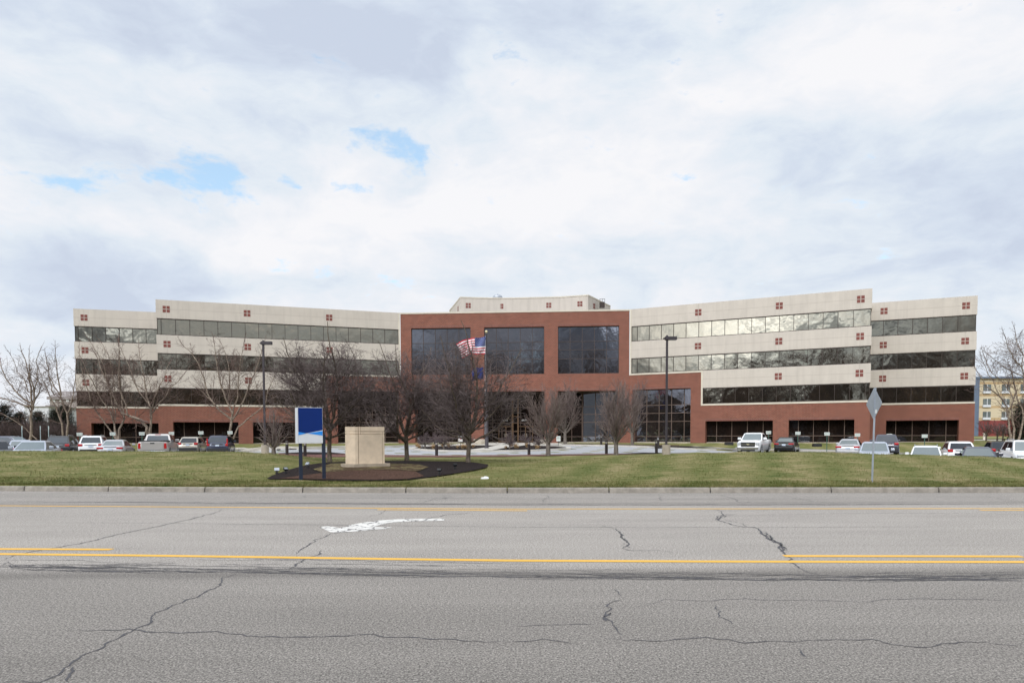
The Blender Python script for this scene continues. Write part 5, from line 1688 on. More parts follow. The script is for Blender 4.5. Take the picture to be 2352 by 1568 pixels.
# brown thicket behind the left cars
rr = random.Random(77); W = Wood()
for i in range(3200):
    px = rr.uniform(-60, 168); Y = rr.uniform(80, 92); p = gpt(px, Y); h = rr.uniform(1.6, 3.6)
    d = vnorm((rr.gauss(0, .3), rr.gauss(0, .3), 1)); q = (p.x + d[0] * h * .6, p.y + d[1] * h * .6, p.z + d[2] * h * .6)
    W.add(tuple(p), q, .02, .014, 0)
    for _ in range(5):
        d2 = tilt_dir(rr, d, R(32)); f = rr.random(); s0 = (p.x + (q[0] - p.x) * f, p.y + (q[1] - p.y) * f, p.z + (q[2] - p.z) * f); L = h * rr.uniform(.25, .5)
        W.add(s0, (s0[0] + d2[0] * L, s0[1] + d2[1] * L, s0[2] + d2[2] * L), .014, .009, 1)
o = tubes('thicket', W, lambda l: True, M['thicket'], None, 3); tag(o, 'brown bare thicket behind the cars at left', 'thicket', None, 'stuff')

# tall bare trees on the viewer's side of the road, seen mirrored in the glazing
def tall_tree(seed, H, Wd):
    rr = random.Random(seed); W = Wood()
    C = [dict(step=1.0, wig=.07, up=.05, n=.8, ang=R(34), ratio=.5, rmin=.02, rr=.6, **{'from': .12}),
         dict(step=.7, wig=.1, up=.05, n=1.2, ang=R(38), ratio=.5, rr=.6, **{'from': .1}),
         dict(step=.6, wig=.12, up=.04, n=1.8, ang=R(42), ratio=.5, rr=.6, **{'from': .1}),
         dict(step=.5, wig=.14, up=.04, n=2.2, ang=R(42), ratio=.5, rr=.7, **{'from': .1}),
         dict(step=.5, wig=.14, up=.02, n=0, ang=0, ratio=0)]
    W.add((0, 0, -.3), (0, 0, H * .22), .38, .3, 0)
    for k in range(8):
        az = k * 2.4; el = R(80 - 5 * k); L = min(H * .78 / math.sin(el), Wd / 2 / max(.1, math.cos(el))) * rr.uniform(.85, 1)
        grow(W, rr, (0, 0, H * (.2 - .01 * k)), (math.cos(az) * math.cos(el), math.sin(az) * math.cos(el), math.sin(el)), L, .16, 0, C)
    return W
tps = []
for i, (x, y, h_) in enumerate(((-92, -34, 18), (-78, -30, 19), (-64, -36, 21), (-52, -30, 25), (-44, -36, 27), (-36, -28, 25), (-27, -34, 28), (-18, -28, 25), (-9, -36, 28), (0, -30, 27), (9, -34, 28), (18, -30, 26), (28, -36, 25), (40, -32, 24), (55, -34, 23))):
    if i < 2:
        e = tree_obj('roadside_tree', tall_tree(80 + i, 22, 15), (x, y, .1), M['bark'], M['twig'], None, None, cut=1); tps.append(e)
    else: e = copy_tree(tps[i % 2])
    e.location = (x, y, .1); e.scale = (h_ / 22, h_ / 22, h_ / 22); e.rotation_euler = (0, 0, i * .9)
    tag(e, 'tall bare roadside tree mirrored in the ribbon windows', 'tree', 'tall bare trees across the road')
cp_ = conifer(-90, -48, 14, 12, 70, None, 1.6, big=3.2, group=None)
for i, x in enumerate(range(-98, 60, 9)):
    e = cp_ if i == 0 else copy_tree(cp_)
    e.location = (x + 2 * math.sin(i * 5), -46 - 4 * math.sin(i * 3), .1); e.rotation_euler = (0, 0, i * 1.7); k_ = 1 + .16 * math.sin(i * 2.1); e.scale = (k_ * 1.1, k_ * 1.1, k_)
    tag(e, 'broad dark evergreen across the road mirrored in the lower windows', 'tree', 'evergreens across the road')
# lawn blades, a loose sward along the kerb and crest
rs = np.random.RandomState(5)
N = 90000
sel = rs.rand(N)
BX = rs.uniform(-30, 30, N); off = np.where(sel < .12, rs.uniform(.15, .32, N), np.where(sel < .55, rs.uniform(.2, 2.2, N), rs.uniform(.2, 16, N)))
BY = kerbY(BX) + off
# keep blades out of the mulch bed
def inside(px_, py_, poly):
    c = np.zeros(len(px_), bool); n = len(poly)
    for i in range(n):
        x0, y0 = poly[i][0], poly[i][1]; x1, y1 = poly[(i + 1) % n][0], poly[(i + 1) % n][1]
        cond = ((y0 > py_) != (y1 > py_)) & (px_ < (x1 - x0) * (py_ - y0) / ((y1 - y0) if abs(y1 - y0) > 1e-9 else 1e-9) + x0)
        c ^= cond
    return c
ok = ~inside(BX, BY, MI)
BX = BX[ok]; BY = BY[ok]; BZ = T(BX, BY) + 0.0; n = len(BX)
ang_ = rs.uniform(0, 6.28, n); h_ = rs.uniform(.03, .075, n) * np.where(BY - kerbY(BX) < .32, 1.5, 1); w_ = rs.uniform(.006, .016, n); lx = rs.normal(0, .02, n); ly = rs.normal(0, .02, n)
V0 = np.stack([BX - np.cos(ang_) * w_, BY - np.sin(ang_) * w_, BZ - .01], 1); V1 = np.stack([BX + np.cos(ang_) * w_, BY + np.sin(ang_) * w_, BZ - .01], 1); V2 = np.stack([BX + lx, BY + ly, BZ + h_], 1)
vs = np.stack([V0, V1, V2], 1).reshape(-1, 3)
o = np_mesh('grass_blades', vs, np.arange(3 * n), np.full(n, 3), M['lawn']); tag(o, 'short lawn grass blades between kerb and drive', 'grass', None, 'stuff')
# ------------------------------------------------------------------ vehicles
def paint(name, col, met=.3, rough=.28):
    return flat(name, col, rough, met, .5, .03, 1, coat=.7)
M['auto_glass'] = mat_glass('car_glass', (.82, .90, .92), .33, inner=(.035, .045, .045))
M['tyre'] = flat('tyre_rubber', (.018, .018, .018), .85)
M['rim'] = flat('alloy_rim', (.42, .43, .45), .35, .8)
M['tail'] = flat('tail_lamp_red', (.42, .012, .015), .2, coat=.5, var=.15, scale=9)
M['lampw'] = flat('head_lamp', (.62, .65, .68), .12, .4, var=.25, scale=12)
M['trimb'] = flat('black_plastic', (.022, .022, .024), .6)
M['chrome'] = flat('chrome', (.62, .62, .62), .15, 1.0)
M['plate'] = flat('number_plate', (.55, .62, .72), .5, var=.15, scale=20)
M['bedliner'] = flat('bed_liner', (.02, .02, .02), .8)
M['dark_glass'] = mat_glass('dark_car_glass', (.8, .85, .9), .09, inner=(.012, .014, .018))
def car(kind, col, px, Y, rot, label, roof_y=None, name=None, W=None, wag=False, bowtie=False, tall_tail=False, dark=False, z=None):
    P = dict(sedan=dict(L=4.75, W=1.84, H=1.46, belt=.95, hood=.88), suv=dict(L=4.75, W=1.92, H=1.76, belt=1.10, hood=1.06), wagon=dict(L=4.7, W=1.85, H=1.62, belt=1.02, hood=.98), pickup=dict(L=5.8, W=2.03, H=1.90, belt=1.24, hood=1.16))[kind]
    L, Wd, H, belt, hood = P['L'], W or P['W'], P['H'], P['belt'], P['hood']
    hw = Wd / 2
    names = dict(sedan='sedan_car', suv='suv_car', wagon='crossover_car', pickup='pickup_truck')
    x, y = plan(px, Y)
    z = Tz(x, y) + .012 if z is None else z
    e = empty(names[kind], (x, y, z), rot, label, 'pickup truck' if kind == 'pickup' else 'car', 'vehicles parked before the building')
    F = L / 2
    if kind == 'pickup':
        st = [(F, .66, .80, .42), (F - .06, .98, .90, .30), (F - .35, hood, .97, .26), (F - .9, hood + .06, 1.0, .25), (1.35, hood + .10, 1.0, .25), (1.0, belt, 1.0, .25), (-.75, belt, 1.0, .25), (-.80, belt + .06, 1.0, .28), (-F + .1, belt + .06, 1.0, .34), (-F + .02, belt + .04, .99, .48)]
        gh = dict(wb=1.42, wt=.62, rt=-.52, rb=-.78, bw=.93, rw=.76)
    elif kind == 'sedan':
        st = [(F, .50, .72, .30), (F - .07, .64, .86, .22), (F - .30, .76, .95, .19), (F - .9, hood, .99, .18), (F - 1.35, belt - .02, 1.0, .18), (0, belt, 1.0, .18), (-1.2, belt + .03, 1.0, .18), (-F + .55, belt + .08, .99, .20), (-F + .14, belt + .07, .93, .24), (-F + .02, .80, .86, .30), (-F, .62, .82, .36)]
        gh = dict(wb=F - 1.18, wt=.32, rt=-.92, rb=-F + .68, bw=.90, rw=.66)
    else:
        h = hood
        st = [(F, .56, .76, .34), (F - .07, .78, .90, .26), (F - .28, h - .08, .96, .22), (F - .8, h, 1.0, .22), (F - 1.15, belt - .02, 1.0, .22), (0, belt, 1.0, .22), (-1.4, belt + .03, 1.0, .22), (-F + .28, belt + .04, .98, .26), (-F + .06, belt, .94, .32), (-F, .74, .90, .42)]
        gh = dict(wb=F - 1.02, wt=.58 if kind == 'suv' else .5, rt=-F + .62 if kind == 'suv' else -F + .95, rb=-F + .16, bw=.92, rw=.74)
    mb = MB(); rings = []
    for (sy, zt, wf, zb) in st:
        w = hw * wf
        rings.append([(-w * .88, sy, zb), (-w * .985, sy, zb + .10), (-w, sy, (zb + zt) * .55), (-w * .975, sy, zt - .13), (-w * .90, sy, zt - .02), (-w * .5, sy, zt + .015), (w * .5, sy, zt + .015), (w * .90, sy, zt - .02), (w * .975, sy, zt - .13), (w, sy, (zb + zt) * .55), (w * .985, sy, zb + .10), (w * .88, sy, zb)])
    n = 12; vs = [p for r in rings for p in r]; fs_ = []
    for i in range(len(rings) - 1):
        for k in range(n):
            k2 = (k + 1) % n
            fs_.append((i * n + k, (i + 1) * n + k, (i + 1) * n + k2, i * n + k2))
    fs_.append(tuple(range(n))); fs_.append(tuple(reversed(range((len(rings) - 1) * n, len(rings) * n))))
    mb.mesh(vs, fs_, 0, True)
    # greenhouse
    g = gh; bw, rw = hw * g['bw'], hw * g['rw']; zb = belt - .05; zr = H
    def lev(f):  # f 0 base .. 1 roof
        return (g['wb'] + (g['wt'] - g['wb']) * f, g['rb'] + (g['rt'] - g['rb']) * f, bw + (rw - bw) * (f ** 1.25), zb + (zr - .07 - zb) * f)
    lv = [lev(0), lev(.5), lev(1)]
    lv.append((g['wt'] - .22, g['rt'] + .16, rw * .82, zr))
    vv = []
    for (fy, ry, w, zz) in lv: vv += [(-w, fy, zz), (w, fy, zz), (w, ry, zz), (-w, ry, zz)]
    ff = []
    for i in range(3):
        for k in range(4):
            k2 = (k + 1) % 4; ff.append((i * 4 + k, i * 4 + k2, i * 4 + 4 + k2, i * 4 + 4 + k))
    ff.append((12, 13, 14, 15))
    ff = [tuple(reversed(f)) for f in ff]
    mb.mesh(vv, ff, 0, False)
    body = mb.build('body', col, e)
    def shade(o): return o
    # glass panels: proud of the greenhouse
    def panel(nm, c, off, m=M['auto_glass'], par=e):
        c = [Vector(p) for p in c]; nrm = (c[1] - c[0]).cross(c[3] - c[0]).normalized() * off
        b = MB(); f_ = [p + nrm for p in c]; b.face(f_)
        for i in range(4):
            j = (i + 1) % 4; b.face([c[i] - nrm * .3, c[j] - nrm * .3, f_[j], f_[i]])
        return b.build(nm, m, par)
    def bil(c, u0, u1, v0, v1):
        c = [Vector(p) for p in c]
        q = lambda u, v: c[0].lerp(c[1], u).lerp(c[3].lerp(c[2], u), v)
        return [q(u0, v0), q(u1, v0), q(u1, v1), q(u0, v1)]
    a, b_ = lev(.06), lev(.97)
    ws = [(a[2], a[0], a[3]), (-a[2], a[0], a[3]), (-b_[2], b_[0], b_[3]), (b_[2], b_[0], b_[3])]
    panel('windshield', bil(ws, .05, .95, .06, .97), .012, M['dark_glass'] if dark else M['auto_glass'])
    a, b_ = (lev(.10), lev(.93)) if kind != 'pickup' else (lev(.25), lev(.9))
    rw_ = [(-a[2], a[1], a[3]), (a[2], a[1], a[3]), (b_[2], b_[1], b_[3]), (-b_[2], b_[1], b_[3])]
    panel('rear_window', bil(rw_, .07, .93, .05, .95), .012, M['auto_glass'] if kind == 'sedan' else M['dark_glass'])
    a, b_ = lev(.10), lev(.92)
    for s_ in (-1, 1):
        ys = [(.98, .90), (.52, .52), (.06, .14)] if kind != 'pickup' else [(.97, .86), (.52, .50), (.10, .10)]
        def sp(fy, lo):
            L_ = a if lo else b_
            return Vector((s_ * L_[2], L_[1] + (L_[0] - L_[1]) * fy, L_[3]))
        for (lo0, hi0), (lo1, hi1) in zip(ys[:-1], ys[1:]):
            q = [sp(lo0 - .012, True), sp(lo1 + .012, True), sp(hi1 + .012, False), sp(hi0 - .012, False)]
            if s_ < 0: q = [q[0], q[1], q[2], q[3]]
            else: q = [q[1], q[0], q[3], q[2]]
            nn = (q[1] - q[0]).cross(q[3] - q[0])
            panel('side_window', q, .012 if nn.x * s_ > 0 else -.012, M['dark_glass'])
    # wheels
    wr = .40 if kind == 'pickup' else (.36 if kind in ('suv', 'wagon') else .33)
    for sy in ((F - .95, -F + 1.15) if kind == 'pickup' else (F - .88, -F + .92)):
        for s_ in (-1, 1):
            xo = s_ * (hw - .02)
            b = MB(); b.cyl((xo - s_ * .24, sy, wr), (xo + s_ * .015, sy, wr), wr, n=20); w_ = b.build('wheel', M['tyre'], e)
            b = MB(); b.cyl((xo + s_ * .0, sy, wr), (xo + s_ * .022, sy, wr), wr * .66, wr * .6, n=14)
            for k in range(5):
                t_ = k * 1.2566; c_, q_ = math.cos(t_), math.sin(t_)
                b.cyl((xo + s_ * .024, sy, wr), (xo + s_ * .026, sy + c_ * wr * .6, wr + q_ * wr * .6), .035, n=5)
            b.build('rim', M['rim'], w_)
            # dark arch lip
            b = MB(); na = 14
            for k in range(na):
                t0, t1 = math.pi * k / na, math.pi * (k + 1) / na; ro, ri = wr * 1.20, wr * .98
                xx = s_ * (hw + .004)
                b.face([(xx, sy + ri * math.cos(t0), wr + ri * math.sin(t0)), (xx, sy + ro * math.cos(t0), wr + ro * math.sin(t0)), (xx, sy + ro * math.cos(t1), wr + ro * math.sin(t1)), (xx, sy + ri * math.cos(t1), wr + ri * math.sin(t1))])
            b.build('wheel_arch', M['trimb'], e)
    # mirrors
    for s_ in (-1, 1):
        b = MB(); my_ = g['wb'] - .42; mz = belt + .06; sc2 = 1.35 if kind == 'pickup' else 1
        b.box(s_ * (hw + .10) - .11 * sc2, s_ * (hw + .10) + .11 * sc2, my_ - .05, my_ + .09, mz - .03, mz + .13 * sc2)
        b.build('mirror', col, e, bevel=.03)
    # rear: lamps, plate, bumper
    yb = -F
    b = MB(); b.box(-hw * .84, hw * .84, yb - .03, yb + .10, .34 if kind != 'pickup' else .46, .56 if kind == 'sedan' else .62)
    b.build('rear_bumper', M['chrome'] if kind == 'pickup' else (col if kind == 'sedan' else M['trimb']), e, bevel=.03)
    for s_ in (-1, 1):
        b = MB()
        if kind == 'pickup': b.box(s_ * hw * .86 - .09, s_ * hw * .86 + .09, yb - .012, yb + .07, .78, 1.20)
        elif kind == 'sedan': b.box(s_ * hw * .70 - .24, s_ * hw * .70 + .20, yb - .012, yb + .20, .76, .90)
        elif tall_tail: b.box(s_ * hw * .86 - .06, s_ * hw * .86 + .05, yb - .02, yb + .22, .82, 1.50); b.box(s_ * hw * .80 - .12, s_ * hw * .80 + .12, yb - .025, yb + .2, .82, 1.02)
        else: b.box(s_ * hw * .76 - .17, s_ * hw * .76 + .15, yb - .02, yb + .22, .88, 1.08)
        b.build('taillight', M['tail'], e, bevel=.03)
    b = MB(); pz = .50 if kind == 'pickup' else (.66 if kind == 'sedan' else .80)
    b.box(-.16, .16, yb - .045, yb - .031, pz, pz + .15); b.build('license_plate', M['plate'], e)
    if kind == 'pickup':
        b = MB(); b.box(-hw * .90, hw * .90, -F + .10, -.85, belt + .02, belt + .15); b.build('cargo_bed', M['bedliner'], e)
        b = MB(); b.box(-hw * .74, hw * .74, yb - .015, yb + .06, .70, belt + .06); t_ = b.build('tailgate', col, e, bevel=.02)
        b = MB(); b.box(-.15, .15, yb - .022, yb - .016, belt - .10, belt - .01); b.build('handle', M['trimb'], t_)
        b = MB(); b.box(-.20, .20, gh['rt'] - .03, gh['rt'] + .05, H - .085, H - .035); b.build('brake_light', M['tail'], e)
    else:
        b = MB(); zc = (.92 if kind == 'sedan' else .99); b.box(-hw * .46, hw * .46, yb - .022, yb + .06, zc, zc + .03); b.build('chrome_strip', M['chrome'], e)
    # front: lamps, grille, bumper
    for s_ in (-1, 1):
        b = MB()
        if kind == 'pickup': b.box(s_ * hw * .78 - .16, s_ * hw * .78 + .15, F - .16, F + .005, .78, 1.04)
        else: b.box(s_ * hw * .72 - .20, s_ * hw * .72 + .16, F - .30, F - .05, hood - .30, hood - .15)
        b.build('headlight', M['lampw'], e, bevel=.03)
    b = MB(); gz0, gz1 = (.68, 1.04) if kind == 'pickup' else (hood - .48, hood - .26)
    b.box(-hw * (.60 if kind == 'pickup' else .5), hw * (.60 if kind == 'pickup' else .5), F - .05, F + .012, gz0, gz1); gr = b.build('grille', M['trimb'], e, bevel=.02)
    if kind == 'pickup':
        b = MB(); b.box(-hw * .62, hw * .62, F + .013, F + .03, .84, .90); b.box(-hw * .62, hw * .62, F + .013, F + .03, 1.03, 1.06); b.box(-hw * .55, hw * .55, F + .013, F + .03, .66, .69); b.build('chrome_bar', M['chrome'], gr)
        if bowtie:
            b = MB(); yy = F + .034
            b.mesh([(-.13, yy, .845), (-.05, yy, .845), (-.05, yy, .825), (.05, yy, .825), (.05, yy, .855), (.15, yy, .855), (.12, yy, .895), (.05, yy, .895), (.05, yy, .915), (-.05, yy, .915), (-.05, yy, .885), (-.15, yy, .885)], [tuple(range(12))])
            b.build('emblem', M['gold'], gr)
        b = MB(); b.box(-hw * .88, hw * .88, F - .06, F + .06, .42, .62); b.build('front_bumper', M['chrome'], e, bevel=.03)
        b = MB(); b.box(-hw * .6, hw * .6, F - .04, F + .05, .28, .41); b.build('air_dam', M['trimb'], e)
    else:
        b = MB(); b.box(-hw * .6, hw * .6, F - .04, F + .012, .26, .40); b.build('air_intake', M['trimb'], e)
    if kind in ('suv', 'wagon') and wag:
        for s_ in (-1, 1):
            b = MB(); xx = s_ * rw * .9
            b.cyl((xx, g['wt'] - .35, zr - .01), (xx, g['wt'] - .55, zr + .07), .022, n=6); b.cyl((xx, g['wt'] - .55, zr + .07), (xx, g['rt'] + .5, zr + .07), .022, n=6); b.cyl((xx, g['rt'] + .5, zr + .07), (xx, g['rt'] + .3, zr - .01), .022, n=6)
            b.build('roof_rail', M['silver'], e)
    return e
C_ = dict(white=paint('white_paint', (.78, .79, .80), 0), silver=paint('silver_paint', (.50, .50, .52), .5), bluesil=paint('pale_blue_silver_paint', (.46, .50, .58), .4), champ=paint('champagne_paint', (.46, .42, .36), .4),
          warmsil=paint('warm_silver_paint', (.52, .49, .47), .45), navy=paint('dark_blue_paint', (.035, .042, .075), .3), black=paint('black_paint', (.012, .012, .016), .2), dkgrey=paint('dark_grey_paint', (.055, .055, .075), .4), slate=paint('slate_blue_paint', (.06, .068, .10), .4), grey=paint('mid_grey_blue_paint', (.17, .19, .24), .4))
aL = math.atan2(FL.t.y, FL.t.x) ; aR = math.atan2(FR.t.y, FR.t.x)
car('suv', C_['navy'], 508, 63.5, .26, 'dark blue estate with tall red tail lamps, rightmost of the left row', tall_tail=True)
car('wagon', C_['champ'], 443, 65.5, .24, 'small champagne crossover parked between the pickup and the dark blue car')
car('pickup', C_['warmsil'], 366, 53.5, .31, 'silver pickup truck seen from behind with black bed edge')
car('sedan', C_['silver'], 268, 53.0, .33, 'silver sedan seen from behind, just left of the silver pickup')
car('suv', C_['white'], 218, 60, .40, 'white crossover with roof rails seen from behind, left of the silver sedan', wag=True)
car('suv', C_['black'], 147, 59, .36, 'black off-roader with red tail lamp, left of the white crossover', wag=True)
car('sedan', C_['bluesil'], 80, 41, math.pi + .36, 'pale blue-grey sedan facing the road, its windscreen above the lawn crest')
car('sedan', C_['bluesil'], 46, 50, aL + .35, 'grey-blue sedan with red tail lamp tucked behind the pale sedan')
car('sedan', C_['black'], -14, 43, math.pi + .75, 'near-black car cut off by the left edge', dark=True)
car('suv', C_['slate'], 22, 60, R(-88), 'slate crossover seen side-on at the far left, behind the other cars', W=1.9)
car('sedan', C_['white'], 92, 72, R(-60), 'white car far behind, only its roof showing at left', z=-.35)
car('pickup', C_['white'], 1733, 63, math.pi - .53, 'white pickup truck facing the road with chrome front', bowtie=True)
car('sedan', C_['black'], 1808, 65.5, -.50, 'black sedan seen from behind beside the white pickup')
car('sedan', C_['silver'], 1953, 56, -.53, 'silver sedan seen from behind, left of the diamond sign')
car('wagon', C_['bluesil'], 2009, 44.5, math.pi + aR - .02, 'silver car facing the road, crossed by the diamond sign post')
car('suv', C_['dkgrey'], 2034, 59, aR, 'dark van with red high brake lamp, behind the car at the diamond sign')
car('wagon', C_['white'], 2127.5, 43.5, math.pi - .54, 'white car facing the road with roof rails, alone right of the diamond sign', wag=True, z=-.62)
car('wagon', C_['white'], 2199, 50.5, -.44, 'pale silver saloon seen from behind with dark roof', z=-.42)
car('sedan', C_['slate'], 2246, 39, math.pi + aR - .06, 'dark slate sedan facing the road, second group from the right edge', z=-.46)
car('wagon', C_['black'], 2295, 52, -.46, 'black crossover seen from behind near the right edge', z=-.42)
car('suv', C_['white'], 2356, 42, math.pi - .44, 'white off-roader cut off by the right edge', wag=True)

# ------------------------------------------------------------------ far buildings
# left: hip-roofed block and low white building
def bx_at(x0, x1, y0, y1, Y, deep, mat, par, nm):
    a = aty(x0, y0, Y); b = aty(x1, y1, Y)
    mb = MB(); mb.box(a.x, b.x, Y, Y + deep, b.z, a.z); o = mb.build(nm, mat); o.parent = par; o.matrix_parent_inverse = Matrix.Translation(-par.location); return o
M['far_tan'] = flat('far_tan_wall', (.33, .29, .26), .9, var=.05, scale=.3)
M['far_roof'] = flat('far_brown_roof', (.28, .25, .24), .9)
M['far_white'] = flat('far_white_wall', (.62, .63, .66), .8, var=.05)
Yh = 205
HB = empty('far_hipped_building', aty(145, 1002, Yh), 0, 'distant tan building with a hipped brown roof behind the far left trees', 'building')
bx_at(114, 200, 912, 1003, Yh, 14, M['far_tan'], HB, 'wall')
e0 = [aty(110, 911, Yh), aty(204, 911, Yh)]; r0 = [aty(138, 898, Yh + 7), aty(180, 898, Yh + 7)]
mb = MB(); e2 = [p + Vector((0, 15, 0)) for p in e0]
mb.face([e0[0], e0[1], r0[1], r0[0]]); mb.face([e0[1], e2[1], r0[1]]); mb.face([e2[1], e2[0], r0[0], r0[1]]); mb.face([e2[0], e0[0], r0[0]])
mb.box(e0[0].x, e0[1].x, Yh - .6, Yh + 15, e0[0].z - .8, e0[0].z - .01)
o = mb.build('roof', M['far_roof']); putF(o, HB)
for x in (121, 136, 152):
    bx_at(x, x + 6, 917, 922.5, Yh - .15, .1, M['vis'], HB, 'window')
Yw = 190
WB = empty('far_white_building', aty(90, 1002, Yw), 0, 'long low white building behind the far left trees', 'building')
bx_at(56, 114, 934, 1003, Yw, 20, M['far_white'], WB, 'wall'); bx_at(54, 115, 932.5, 934, Yw - .3, 20.5, M['far_roof'], WB, 'roof_edge')
bx_at(104, 114, 930, 932.4, Yw, 3, M['far_roof'], WB, 'roof_unit')
# right: hotel
Yo = 128
HT = empty('hotel_building', aty(2290, 1000, Yo), 0, 'cream hotel with tan stripes, red base and blue corner behind the right wing', 'building')
def mat_cream():
    m, t, bs = material('cream_hotel_wall')
    g = t.geo(); sep = t.new('ShaderNodeSeparateXYZ'); t.put(sep.inputs[0], g)
    z0 = aty(2300, 960.5, Yo).z; sp = (aty(2300, 878.5, Yo).z - z0) / 3
    f = t.math('FRACT', t.math('DIVIDE', t.math('SUBTRACT', sep.outputs[2], z0 - .3), sp))
    k = t.math('LESS_THAN', f, .19)
    t.put(bs.inputs['Base Color'], t.mix(k, (.60, .51, .36, 1), (.49, .345, .19, 1))); bs.inputs['Roughness'].default_value = .9
    return m
M['cream'] = mat_cream(); M['hotel_red'] = flat('hotel_red_brick', (.24, .05, .045), .9); M['hotel_blue'] = flat('hotel_blue_metal', (.12, .16, .23), .6)
bx_at(2247, 2480, 868, 965.2, Yo, 14, M['cream'], HT, 'wall'); bx_at(2247, 2480, 965.4, 1001, Yo - .05, 14, M['hotel_red'], HT, 'red_base')
bx_at(2237, 2247, 866, 1001, Yo - .4, 14, M['hotel_blue'], HT, 'blue_corner'); bx_at(2236, 2480, 865, 868, Yo - .5, 14, M['hotel_blue'], HT, 'roof_edge')
M['hwin'] = mat_glass('hotel_window', (.8, .9, .9), .12, inner=(.09, .11, .11))
for r_, (y0, y1) in enumerate(((897, 916.5), (926, 941), (955.5, 964))):
    y0, y1 = ((882.5, 897.5), (915.5, 929), (945, 958))[r_]
    for c_ in range(5):
        xx = 2259.5 + c_ * 43 - r_ * .6
        w_ = bx_at(xx, xx + 17, y0, y1, Yo - .12, .1, M['hwin'], HT, 'window'); 
        a = aty(xx + 8.5, y0, Yo - .16); b = aty(xx + 9.3, y1, Yo - .16); mb = MB(); mb.box(a.x, b.x, Yo - .18, Yo - .125, b.z, a.z); q = putF(mb.build('mullion', M['far_white']), HT)
        bx_at(xx - .3, xx + 17.3, y1 + .4, y1 + 5.5, Yo - .3, .28, M['sign_white'], HT, 'window_grille')
# road and kerb strip before the hotel
strip = [plan(2235, 104), plan(2700, 104), plan(2700, 116), plan(2235, 116)]
drape('far_road', strip, .03, M['walk'], 3, 3)
mb = MB(); p = aty(2260.5, 1000, 112); p.z = Tz(p.x, p.y); mb.cyl(p, p + Vector((0, 0, 1.0)), .16, n=10); mb.cyl(p + Vector((0, 0, 1.0)), p + Vector((0, 0, 1.15)), .2, n=10)
tag(mb.build('utility_post', M['planter']), 'short pale utility post before the red hotel base', 'post')
# ------------------------------------------------------------------ sky, sun, colour
SUN_AZ, SUN_EL = R(205), R(38)      # azimuth measured from +Y clockwise: behind the viewer, a little left
sdir = Vector((math.sin(SUN_AZ) * math.cos(SUN_EL), math.cos(SUN_AZ) * math.cos(SUN_EL), math.sin(SUN_EL)))
sl = bpy.data.lights.new('sun', 'SUN'); sl.energy = 1.1; sl.angle = R(12); sl.color = (1.0, .95, .88)
so = bpy.data.objects.new('sun', sl); COL.objects.link(so)
so.rotation_euler = (-sdir).to_track_quat('-Z', 'Y').to_euler()
wd = bpy.data.worlds.new('World'); sc.world = wd; wd.use_nodes = True
t = NT(wd.node_tree)
bg = [n for n in wd.node_tree.nodes if n.type == 'BACKGROUND'][0]
sky = t.new('ShaderNodeTexSky', sky_type='NISHITA'); sky.sun_disc = False
sky.sun_elevation = SUN_EL; sky.sun_rotation = SUN_AZ; sky.air_density = 1.0; sky.dust_density = .6
STR = 0.10
dirv = t.coord('Generated')
sep = t.new('ShaderNodeSeparateXYZ'); t.put(sep.inputs[0], dirv)
den = t.math('ADD', t.math('MAXIMUM', sep.outputs[2], 0.0), 0.22)
comb = t.new('ShaderNodeCombineXYZ')
t.put(comb.inputs[0], t.math('DIVIDE', sep.outputs[0], den)); t.put(comb.inputs[1], t.math('DIVIDE', sep.outputs[1], den)); t.put(comb.inputs[2], sep.outputs[2])
P = comb.outputs[0]
P3 = t.vmath('MULTIPLY', dirv, (1.0, 1.0, 2.1))
warp = t.vmath('MULTIPLY', t.vmath('SUBTRACT', t.noise(P3, 2.6, 4, .55, color=True), (.5, .5, .5)), (.34, .34, .34))
dirw = t.vmath('ADD', dirv, t.vmath('MULTIPLY', warp, (.55, .55, .38)))
n1 = t.noise(t.vmath('ADD', P3, warp), 2.1, 7, .52)
n2 = t.noise(t.vmath('ADD', P3, warp), 5.2, 7, .55)
n5 = t.noise(P3, 27.0, 5, .6)
n4 = t.noise(t.vmath('ADD', P3, warp), 11.0, 6, .6)
def blob(px, py, sx, sy):
    c = ray(px, py).normalized()
    kx, ky = 1568.0 / sx, 1568.0 / sy
    d = t.vmath('MULTIPLY', t.vmath('SUBTRACT', dirw, tuple(c)), (kx, kx * .6, ky))
    return t.math('EXPONENT', t.math('MULTIPLY', t.vmath('DOT_PRODUCT', d, d), -1.0))
def blobs(L):
    acc = None
    for px, py, sx, sy, w in L:
        b = t.math('MULTIPLY', blob(px, py, sx, sy), w)
        acc = b if acc is None else t.math('ADD', acc, b)
    return acc
gray = blobs([(500, 60, 520, 90, .55), (900, 200, 420, 130, .65), (1350, 60, 500, 110, .65), (250, 330, 220, 40, .25), (2150, 470, 330, 150, .85),
              (60, 180, 230, 130, .45), (60, 660, 260, 55, .75), (450, 620, 420, 32, .5), (1500, 585, 300, 30, .35), (2150, 610, 330, 50, .6), (900, 655, 500, 22, .3), (1150, 590, 180, 22, .3),
              (60, 780, 240, 30, .45), (2300, 720, 150, 40, .35), (1850, 420, 200, 60, .3), (1000, 330, 120, 40, .35)])
white = blobs([(1250, 260, 300, 90, .3), (1980, 140, 420, 90, .65), (500, 520, 520, 60, .6), (420, 190, 200, 40, .35), (250, 300, 260, 30, .3), (1300, 480, 520, 70, .6), (1700, 300, 380, 110, .45), (2300, 60, 220, 120, .35), (1150, 605, 60, 16, .4), (350, 700, 300, 14, .35), (2050, 640, 150, 16, .3), (560, 340, 250, 70, .35)])
lum = t.math('ADD', t.math('MULTIPLY', t.math('SUBTRACT', n1, .5), 1.7), t.math('MULTIPLY', t.math('SUBTRACT', n2, .5), 1.9))
